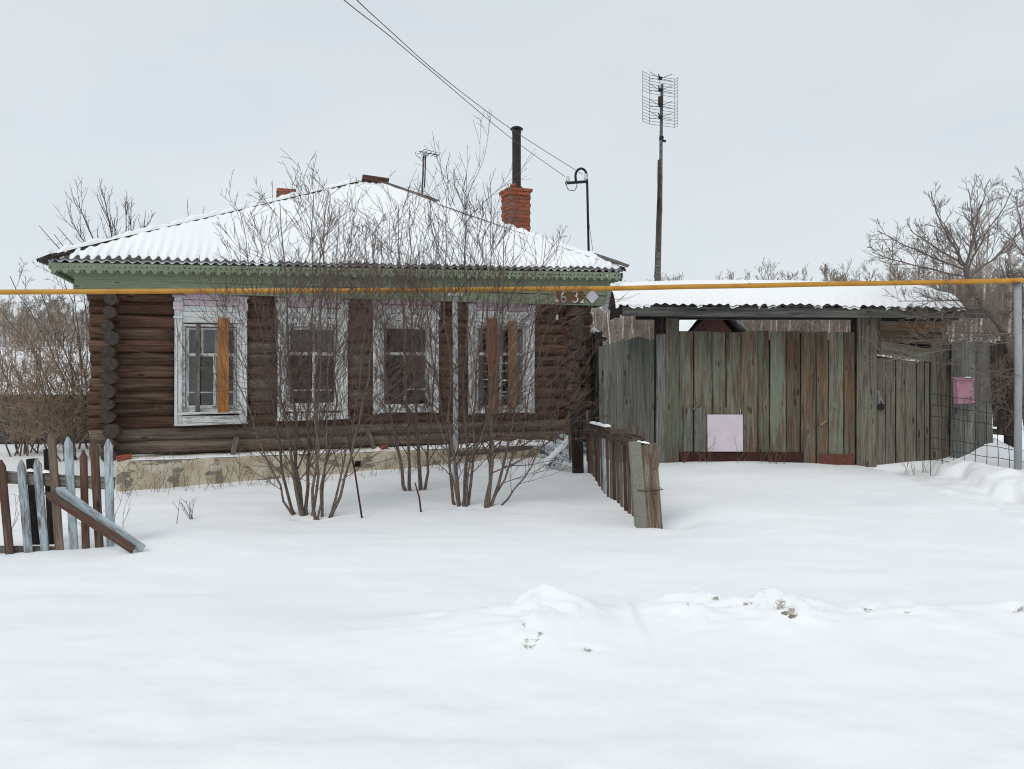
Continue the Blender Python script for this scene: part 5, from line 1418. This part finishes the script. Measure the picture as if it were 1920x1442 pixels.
def stem_curve(base, tip, g, n=14, bow=0.5, wob=0.05):
    b = np.array(base, float); t = np.array(tip, float)
    c = b + (t - b) * np.array([bow, bow, 0.42])
    s = np.linspace(0, 1, n + 1)[:, None]
    P = (1 - s) ** 2 * b + 2 * s * (1 - s) * c + s ** 2 * t
    wv = np.cumsum(g.normal(0, wob, (n + 1, 3)) / math.sqrt(n), axis=0); wv[0] = 0
    return P + wv * np.array([1, 1, .3])
def shrub(name, label, group, stems, d0, seed, mats, side_n=20, sub=(5, 2), rmin=0.0031, lat=0.36, low=0.17, up=0.035):
    g = np.random.default_rng(seed)
    b = stems[0]
    base = on_ground(b[0], b[1])
    rt = root(name, base, label, 'shrub', group)
    tw = Tubes()
    for st in stems:
        (bx, by, tx, ty, r) = st[:5]; dd = st[5] if len(st) > 5 else g.normal(0, 0.35)
        pb = on_ground(bx, by); pb = np.array(pb) - np.array([0, 0, .18])
        pt = np.array(W(tx, ty + 38, pb[1] + dd))
        P = stem_curve(pb, pt, g, 14, g.uniform(.35, .75), .10); n = len(P) - 1
        Hh = np.linalg.norm(pt - pb)
        rad = g.uniform(1.05, 1.6) * r * (1 - 0.92 * np.linspace(0, 1, n + 1) ** 0.55) + 0.0015
        t = Tubes(); t.add(P, rad, 8)
        t.build('stem', mats[0], rt, Matrix.Translation(Vector(P[0])))
        k = int(side_n * (0.6 + 0.5 * Hh / 4.5))
        for i in range(k):
            s = low + (0.97 - low) * (i + g.random()) / k
            q = s * n; a = min(int(q), n - 1); f = q - a
            pos = P[a] * (1 - f) + P[a + 1] * f; tt = unit(P[a + 1] - P[a])
            dv = side_dir(tt, g.uniform(0.45, 1.15 - .4 * s), g); dv = unit(dv * np.array([1.15, .8, 1]))
            Ll = Hh * lat * g.uniform(.5, 1.1) * (1.15 - 0.75 * s) * (0.6 + 0.8 * min(1, (s - low) / .2 + .3))
            grow(tw, pos, dv, Ll, max(rmin * 1.2, rad[a] * 0.42), 1, g, (0,) + sub, up, 0.085, rmin)
    tw.build('twigs', mats[1], rt, Matrix.Translation(base))
    return rt, tw
grp = 'bare shrubs in front of the house'
MB = (M_bark, M_twig)
r1, tw1 = shrub('bare_shrub', 'many stemmed bare shrub before the second window, its stems fanning leftwards', grp,
    [(566, 966, 444, 355, .021), (570, 968, 500, 420, .024), (572, 969, 525, 340, .025), (576, 968, 566, 330, .026), (580, 966, 590, 385, .022), (568, 967, 405, 500, .016, -.5)], 10, 21, MB)
r2, tw2 = shrub('bare_shrub', 'many stemmed bare shrub before the second window, its stems fanning rightwards', grp,
    [(598, 973, 602, 315, .020), (603, 972, 655, 350, .020), (605, 971, 690, 440, .022), (606, 970, 730, 420, .018, -.3), (600, 973, 628, 470, .014, -.5)], 10, 22, MB)
r3, tw3 = shrub('bare_shrub', 'bare shrub close to the wall before the third window', grp,
    [(769, 921, 705, 400, .028), (770, 921, 745, 350, .024), (790, 920, 768, 345, .032), (792, 920, 815, 430, .024)], 12.2, 23, MB)
r4, tw4 = shrub('bare_shrub', 'thick trunked bare shrub before the white pipe post', grp,
    [(861, 949, 775, 410, .025), (864, 950, 826, 345, .028), (868, 949, 862, 285, .030), (872, 949, 925, 370, .022), (862, 949, 750, 520, .015, -.5), (870, 949, 955, 480, .014, -.6)], 10.7, 24, MB)
r5, tw5 = shrub('bare_shrub', 'bare shrub before the fourth window with a bent trunk, leaning right', grp,
    [(910, 951, 908, 350, .028), (912, 951, 955, 375, .024), (914, 950, 1020, 405, .020), (913, 950, 1040, 560, .014, .2), (914, 950, 1085, 640, .012, .3)], 10.7, 25, MB)
r6, tw6 = shrub('bare_shrub', 'low thin twiggy bush by the far post of the brown fence', grp,
    [(1030, 872, 1110, 640, .010), (1034, 872, 1050, 610, .010), (1028, 872, 1000, 670, .009), (1038, 872, 1128, 690, .009)], 13.6, 26, MB, side_n=10, sub=(4, 2))
# a few last leaves still hanging
def leaves(parent, n, tw, seed, lo, hi):
    g = np.random.default_rng(seed); V, _ = tw.arrays(); ok = V[(V[:, 2] > lo) & (V[:, 2] < hi)]
    for i in range(n):
        c = Vector(ok[g.integers(len(ok))]); L_ = .05; d = Vector((g.normal(0, .3), g.normal(0, .3), -1)).normalized(); s = Vector((1, g.normal(), 0)).normalized() * .018
        V_ = [c, c + d * L_ * .4 + s, c + d * L_, c + d * L_ * .45 - s, c + d * L_ * .5 + Vector((0, .012, 0))]
        mesh('dry_leaf', [v - c for v in V_], [(0, 1, 4), (1, 2, 4), (2, 3, 4), (3, 0, 4)], M_leaf, parent, Matrix.Translation(c))
leaves(r1, 4, tw1, 1, 1.0, 1.9); leaves(r4, 6, tw4, 2, 0.9, 1.5); leaves(r3, 2, tw3, 3, 1.2, 1.9)

# poles stuck in the snow
for (x0, y0, x1, y1, lab) in ((682, 972, 645, 790, 'thin straight brown stick planted in the snow between the shrubs'), (792, 962, 778, 905, 'short thin stick planted in the snow by the wall shrub')):
    b = on_ground(x0, y0); t = W(x1, y1, b.y + .25); o = tube('stick', [b - Vector((0, 0, .15)), b.lerp(t, .5) + Vector((.01, 0, 0)), t], [0.013, .012, .008], M_rust, None, 7); tag(o, lab, 'stick')
# little dry plants in the open snow
for (px, py, h, n, lab) in ((330, 982, .26, 1, 'single dry stalk in the open snow before the house'), (362, 974, .26, 5, 'small branching dry weed in the open snow before the house')):
    b = on_ground(px, py); g = np.random.default_rng(int(px)); t = Tubes()
    for i in range(n):
        grow(t, np.array(b) - np.array([0, 0, .05]), unit(np.array([-.25 + g.normal(0, .22), g.normal(0, .2), 1])), h * g.uniform(.8, 1.2) + .05, .0055, 2, g, (0, 0, 3 if n > 1 else 0), .05, .08, .003)
    o = t.build('dry_weed', M_weed, None, Matrix.Translation(b)); tag(o, lab, 'weed')

# dry weeds along the wall and fences: uncountable
t = Tubes(); g = np.random.default_rng(5)
for i in range(190):
    px = g.uniform(225, 1010); v = g.uniform(-1.5, -0.62); u = fu(px, v); p = H(u, v, 0); b = np.array([p.x, p.y, gz(p.x, p.y) - .05])
    h = g.uniform(.12, .55) * (1.3 if px < 560 else 1)
    grow(t, b, unit(np.array([g.normal(0, .3), g.normal(0, .3), 1])), h, .0036, 1, g, (0, 2, 2), .03, .12, .0024)
for i in range(60):
    u = g.uniform(0.3, L - 1.2); p = H(u, -0.5, 0); b = np.array([p.x, p.y, CZ - 1.5])
    grow(t, b, unit(np.array([g.normal(0, .4), -.2, 1])), g.uniform(.1, .3), .003, 1, g, (0, 1, 1), .02, .14, .0022)
for (xa, xb, d, n) in ((1270, 1480, 13.25, 26), (-20, 260, 9.0, 22), (1690, 1800, 13.0, 10)):
    for i in range(n):
        px = g.uniform(xa, xb); x = (px - CX) / F * d; b = np.array([x, d, gz(x, d) - .05])
        grow(t, b, unit(np.array([g.normal(0, .45), g.normal(0, .15), 1])), g.uniform(.2, .75), .004, 1, g, (0, 2, 1), .03, .12, .0026)
o = t.build('dry_weeds', M_weed, None, None); tag(o, 'thin dry weeds poking from the snow along walls and fences', 'weeds', kind='stuff')

# right hand tree leaning over the mailbox
def guided_tree(name, label, cat, base, trunk, limbs, seed, mats, kids, rmin, lat, group=None, side_n=14):
    g = np.random.default_rng(seed); rt = root(name, base, label, cat, group)
    P = np.array([np.array(p) for p, r in trunk]); rr = [r for p, r in trunk]
    t = Tubes(); t.add(P, rr, 10); t.build('trunk', mats[0], rt, Matrix.Translation(Vector(P[0])))
    tw = Tubes(); lb = Tubes()
    for (a, b, r, bow) in limbs:
        Q = stem_curve(a, b, g, 12, bow, .07); n = len(Q) - 1; Hh = np.linalg.norm(Q[-1] - Q[0])
        rad = .46 * r * (1 - .8 * np.linspace(0, 1, n + 1)) + .003
        lb.add(Q, rad, 6)
        k = int(side_n * (.5 + Hh / 3))
        for i in range(k):
            s = .12 + .85 * (i + g.random()) / k; q = s * n; ai = min(int(q), n - 1); f = q - ai
            pos = Q[ai] * (1 - f) + Q[ai + 1] * f; tt = unit(Q[ai + 1] - Q[ai])
            grow(tw, pos, side_dir(tt, g.uniform(.5, 1.0), g), Hh * lat * g.uniform(.5, 1.1) * (1.1 - .6 * s), max(rmin * 1.3, rad[ai] * .45), 1, g, (0,) + kids, .07, .13, rmin, ang=(.5, 1.0))
    lb.build('limbs', mats[0], rt, Matrix.Translation(Vector(base)))
    tw.build('crown', mats[1], rt, Matrix.Translation(Vector(base)))
    return rt
RD = 12.45
A_ = W(1935, 890, RD); A_.z = gz(A_.x, A_.y)
T = lambda px, py, dd=0.0: np.array(W(px, py, RD + dd))
tr = [(np.array(A_) - np.array([0, 0, .3]), .09), (T(1930, 800), .08), (T(1912, 690), .07), (T(1877, 612), .058), (T(1838, 565), .05), (T(1815, 530), .043), (T(1810, 498), .036)]
lm = [(T(1810, 500), T(1722, 430, -.4), .034, .3), (T(1810, 498), T(1742, 350, .1), .036, .3), (T(1810, 498), T(1760, 395, -.5), .03, .3), (T(1811, 500), T(1842, 335, .1), .038, .4), (T(1812, 502), T(1800, 360, .5), .03, .4),
      (T(1814, 512), T(1890, 350, .3), .032, .5), (T(1815, 520), T(1640, 470, -.3), .028, .6), (T(1812, 507), T(1668, 430, .2), .028, .5), (T(1818, 525), T(1935, 400, .2), .034, .5),
      (T(1838, 565), T(1690, 565, -.4), .024, .5), (T(1842, 570), T(1700, 600, -.5), .02, .5), (T(1905, 628), T(1775, 626, -.5), .028, .5), (T(1880, 628, -.3), T(1690, 640, -.7), .022, .5), (T(1900, 640, -.2), T(1640, 680, -.8), .02, .55),
      (T(1912, 690), T(1800, 700, -.7), .016, .5), (T(1915, 700), T(1830, 760, -.6), .016, .5), (T(1915, 720), T(1850, 690, -.5), .014, .5), (T(1925, 780), T(1840, 745, -.4), .014, .5), (T(1877, 612), T(1950, 470, .3), .03, .5), (T(1860, 590), T(1980, 520, .0), .026, .5)]
guided_tree('bare_tree', 'grey barked bare tree leaning over the gate roof and mailbox', 'tree', A_, tr, lm, 31, (M_bark2, M_twig2), (7, 2), .0034, .44)
# its neighbour further right
B_ = W(2010, 880, 13.4); B_.z = gz(B_.x, B_.y)
T2 = lambda px, py, dd=0.0: np.array(W(px, py, 13.4 + dd))
tr = [(np.array(B_) - np.array([0, 0, .3]), .10), (T2(2000, 700), .08), (T2(1965, 560), .06)]
lm = [(T2(1965, 560), T2(1915, 330), .035, .3), (T2(1968, 565), T2(1870, 420), .03, .4), (T2(1975, 600), T2(1880, 500, .2), .03, .4), (T2(1965, 560), T2(2010, 340), .03, .4), (T2(1985, 640), T2(1890, 600), .025, .4), (T2(1965, 560), T2(1900, 380, .3), .028, .4)]
guided_tree('bare_tree', 'bare tree at the edge of the yard past the grey pipe post', 'tree', B_, tr, lm, 32, (M_bark2, M_twig), (6, 3), .0038, .36)

# thicket left of the house
def bush(label, px, py, d, seed, tips, mats, side_n, sub, lat, name='bare_bush', up=0.02, group='bushes left of the house', r0=.016, low=.15, rm=.0042):
    g = np.random.default_rng(seed); p = W(px, py, d); p.z = gz(p.x, p.y)
    rt = root(name, p, label, 'bush', group); tw = Tubes()
    for (tx, ty, dd) in tips:
        pb = np.array(p) + np.array([g.normal(0, .18), g.normal(0, .18), -.15]); pt = np.array(W(tx, ty, d + dd)); Q = stem_curve(pb, pt, g, 12, .35, .12); n = 12
        Hh = np.linalg.norm(pt - pb); rad = r0 * (1 - .8 * np.linspace(0, 1, n + 1)) + .003
        st = Tubes(); st.add(Q, rad, 6); st.build('stem', mats[0], rt, Matrix.Translation(Vector(Q[0])))
        for i in range(side_n):
            s = low + (.97 - low) * (i + g.random()) / side_n; q = s * n; ai = min(int(q), n - 1); f = q - ai
            pos = Q[ai] * (1 - f) + Q[ai + 1] * f; tt = unit(Q[ai + 1] - Q[ai])
            grow(tw, pos, side_dir(tt, g.uniform(.5, 1.1), g), Hh * lat * g.uniform(.5, 1.1) * (1.1 - .5 * s), max(rm * 1.2, rad[ai] * .4), 1, g, (0,) + sub, up, .16, rm, ang=(.5, 1.1))
    tw.build('twigs', mats[1], rt, Matrix.Translation(p)); return rt
bush('dense tan bush against the left log corner', 120, 850, 15.6, 41, [(60, 640, 0), (105, 600, .3), (145, 610, .5), (20, 680, -.3), (170, 640, .8), (90, 690, -.4), (40, 600, .5), (150, 700, -.2)], (M_bark, M_bush), 16, (6, 3), .40)
bush('wide tan bush before the dark metal fence', 30, 850, 16.8, 42, [(-60, 640, 0), (-10, 620, .2), (40, 660, .4), (80, 620, .3), (10, 700, -.3), (-40, 700, 0), (60, 720, -.3), (100, 660, .2)], (M_bark, M_bush), 15, (6, 3), .40)
bush('tall bush with long arching branches behind the left log corner', 170, 850, 18.5, 43, [(30, 515, -.8), (75, 540, -.6), (120, 505, .2), (10, 570, -.4), (150, 480, .4), (60, 600, 0), (135, 540, -.5)], (M_bark, M_twig), 12, (5, 3), .33, r0=.022)
bush('low matted tan bush right before the dark metal fence', 70, 850, 17.6, 44, [(-20, 660, 0), (15, 630, .2), (50, 700, .4), (90, 650, .3), (135, 640, -.3), (150, 730, 0), (0, 740, -.3), (110, 750, .2)], (M_bark, M_bush), 13, (6, 3), .40)
# trees showing over the roof's left hip
def roof_tree(label, px, d, tips, seed, mat, larch=False):
    g = np.random.default_rng(seed); p = W(max(px, 250), 850, d); p.z = gz(p.x, p.y)
    rt = root('bare_tree', p, label, 'tree', 'trees behind the left end of the house'); tw = Tubes()
    top = W(max(px, 235), 540, d)
    t = Tubes(); t.add(np.array([np.array(p) - [0, 0, .3], np.array(p.lerp(top, .5)) + [.05, 0, 0], np.array(top)]), [.10, .08, .05], 8); t.build('trunk', M_bark, rt, Matrix.Translation(p))
    for (tx, ty) in tips:
        s0 = p.lerp(top, g.uniform(.75, .95)); Q = stem_curve(s0, W(tx, ty, d + g.normal(0, .4)), g, 12, .5, .06); tw.add(Q, np.linspace(.03, .008, 13), 5)
        for i in range(26 if larch else 12):
            a = g.integers(3, 12); tt = unit(Q[a] - Q[a - 1]); pos = Q[a - 1] + (Q[a] - Q[a - 1]) * g.random()
            if larch: tw.add(walk(pos, side_dir(tt, 1.3, g), g.uniform(.1, .32), 3, .15, -.05, g), [.006, .005, .004, .003], 3, False)
            else: grow(tw, pos, side_dir(tt, g.uniform(.3, .6), g), g.uniform(.4, 1.0), .010, 2, g, (0, 0, 3), .12, .08, .006)
    tw.build('crown', mat, rt, Matrix.Translation(p))
roof_tree('bare tree with upright shoots rising behind the left hip of the roof', 195, 24, [(143, 372), (190, 352), (197, 360), (236, 368), (250, 380), (215, 410), (268, 412), (140, 418)], 51, M_twig)
roof_tree('larch with short side twigs behind the left eave corner', 125, 23, [(143, 388), (108, 425), (100, 470)], 52, M_twig, True)
roof_tree('small larch beyond the left eave corner', 85, 22, [(76, 425), (103, 440)], 53, M_twig, True)
roof_tree('thin larch tip over the middle of the left hip', 348, 27, [(350, 375), (384, 388)], 54, M_twig, True)

# ------------------------------------------------------------------ the wood on the slopes behind
def far_tree(seed, Ht, spread, dens, low):
    g = np.random.default_rng(seed); tr = Tubes(); cr = Tubes()
    lean = g.normal(0, .03, 2); P = np.array([[lean[0] * h + .12 * math.sin(h * .5 + seed), lean[1] * h, h] for h in np.linspace(-.5, Ht, 9)])
    tr.add(P, np.linspace(.17, .04, 9), 6)
    for i in range(dens):
        s = low + (1 - low) * (i + g.random()) / dens; h = s * Ht; k = min(int((h + .5) / (Ht + .5) * 8), 7); pos = P[k] + (P[k + 1] - P[k]) * g.random()
        az = g.uniform(0, 6.28); el = g.uniform(.5, 1.1); d = np.array([math.cos(az) * math.cos(el), math.sin(az) * math.cos(el), math.sin(el)])
        grow(cr, pos, d, spread * (1.25 - .85 * s) * g.uniform(.7, 1.2), .035, 1, g, (0, 6, 4), .05, .10, .014, ang=(.35, .8), sides=(3, 3, 3, 3))
    return tr, cr
protos = []
for s, (Ht, sp, dn, lo) in enumerate(((11.5, 3.4, 26, .28), (12.5, 3.0, 26, .4), (10.2, 3.6, 28, .2), (11.0, 2.6, 24, .35), (9.0, 3.4, 26, .15))):
    tr, cr = far_tree(100 + s, Ht, sp, dn, lo)
    protos.append((tr, cr))
mes = []
for i, (tr, cr) in enumerate(protos):
    o1 = tr.build('trunk', M_birch); o2 = cr.build('crown', M_birchtwig); mes.append((o1.data, o2.data))
    bpy.data.objects.remove(o1); bpy.data.objects.remove(o2)
def far_edge(x):                          # distance of the wood's edge
    return 78 + 60 * float(sstep(5, -60, x)) if x < 5 else 78 + 6 * nz3(x * .05, 2)
g = np.random.default_rng(77)
lab = 'slender bare birch at the edge of the wood behind the yard'
def plant(x, y, sc_, lab=lab, grp='birches at the edge of the wood'):
    k = int(g.integers(len(mes))); z = gz(x, y)
    M = Matrix.Translation((x, y, z - .2)) @ Matrix.Rotation(g.uniform(0, 6.28), 4, 'Z') @ Matrix.Scale(sc_, 4)
    o = bpy.data.objects.new('birch_tree', None); o.empty_display_size = .2; link(o, None, M); tag(o, lab, 'tree', grp)
    put(mes[k][0], 'trunk', o, M); put(mes[k][1], 'crown', o, M)
for i in range(105):                      # right of the house, seen through and over the gate
    a = g.uniform(.10, .72); d = g.uniform(70, 96); plant(a * d, d, float(np.interp(a, [.1, .27, .36, .42, .5, .7], [.66, .76, .80, .94, .98, 1.02])) * g.uniform(.85, 1.08))
for i in range(105):                       # a nearer, lower row seen in the gap over the gate
    a = g.uniform(.10, .52); d = g.uniform(52, 66); plant(a * d, d, g.uniform(.52, .66), 'low slender birch before the wood, seen in the gap over the gate', 'low birches beyond the gate')
for i in range(44):
    a = g.uniform(-.74, -.50); d = g.uniform(72, 105); plant(a * d, d, g.uniform(.42, .60), 'small bare birch in the field beyond the dark metal fence', 'birches beyond the metal fence')
for i in range(32):                       # far left
    a = g.uniform(-.74, -.50); d = g.uniform(125, 150); plant(a * d, d, g.uniform(.62, .85), 'bare birch on the far slope beyond the dark metal fence', 'birches on the far slope')
# the depth of the wood as one mass
def lowtree(seed):
    g2 = np.random.default_rng(seed); t = Tubes(); Ht = g2.uniform(9, 12)
    t.add(np.array([[0, 0, -.5], [g2.normal(0, .2), 0, Ht * .5], [g2.normal(0, .4), 0, Ht]]), [.12, .09, .03], 3, False)
    for i in range(34):
        s = g2.uniform(.18, .97); az = g2.uniform(0, 6.28); el = g2.uniform(.5, 1.15); d = np.array([math.cos(az) * math.cos(el), math.sin(az) * math.cos(el), math.sin(el)])
        grow(t, np.array([0, 0, s * Ht]), d, 2.9 * (1.2 - .8 * s), .03, 2, g2, (0, 0, 4), .06, .1, .016, sides=(3, 3, 3, 3))
    return t.arrays()
lows = [lowtree(s) for s in range(5)]
VVs, FFs, nn = [], [], 0
for i in range(620):
    side = g.random()
    if side < .62: a = g.uniform(.02, .85); d = 84 + 75 * g.random() ** 1.2
    elif side < .88: a = g.uniform(-.88, -.42); d = 135 + 60 * g.random() ** 1.2
    else: a = g.uniform(-.5, .1); d = g.uniform(110, 170)
    x = a * d; V, Fc = lows[i % 5]; s = g.uniform(.75, 1.0) * (float(np.interp(a, [.1, .27, .36, .42, .5, .7], [.66, .76, .80, .96, 1.0, 1.05])) if a > 0 else .8); an = g.uniform(0, 6.28)
    Rm = np.array([[math.cos(an), -math.sin(an), 0], [math.sin(an), math.cos(an), 0], [0, 0, 1]])
    VVs.append((V * s) @ Rm.T + np.array([x, d, gz(x, d)])); FFs.append(Fc + nn); nn += len(V)
o = fast_mesh('far_wood', np.concatenate(VVs), np.concatenate(FFs), M_birchtwig); tag(o, 'dense bare birch wood covering the slopes behind the yard', 'wood', kind='stuff')
# pale brush between yard and wood
t = Tubes()
for i in range(70):
    a = g.uniform(.08, .70) if i < 50 else g.uniform(-.72, -.5); d = g.uniform(34, 60); x = a * d; b = np.array([x, d, gz(x, d)])
    for k in range(7): grow(t, b + g.normal(0, .3, 3) * [1, 1, 0], unit(np.array([g.normal(0, .3), g.normal(0, .3), 1])), g.uniform(1.2, 2.6), .016, 1, g, (0, 4, 3), .06, .1, .009, sides=(3, 3, 3, 3))
o = t.build('brushwood', M_birchtwig, None, None); tag(o, 'pale scrub growing in the field before the wood', 'scrub', kind='stuff')

# ------------------------------------------------------------------ dirty ice lumps in the berm
for i, (px, py, sx, lab) in enumerate(((1474, 1147, .026, 'brown clod of dirty ice below the snow ridge'), (1488, 1156, .022, 'small brown clod of dirty ice beside the larger clod'))):
    p = on_ground(px, py); p.z -= sx * .5
    stone('ice_clod', p, (sx * 1.5, sx, sx * .62), M_dirt, lab, 'ice lump', sub=3, seed=i * 7.3)
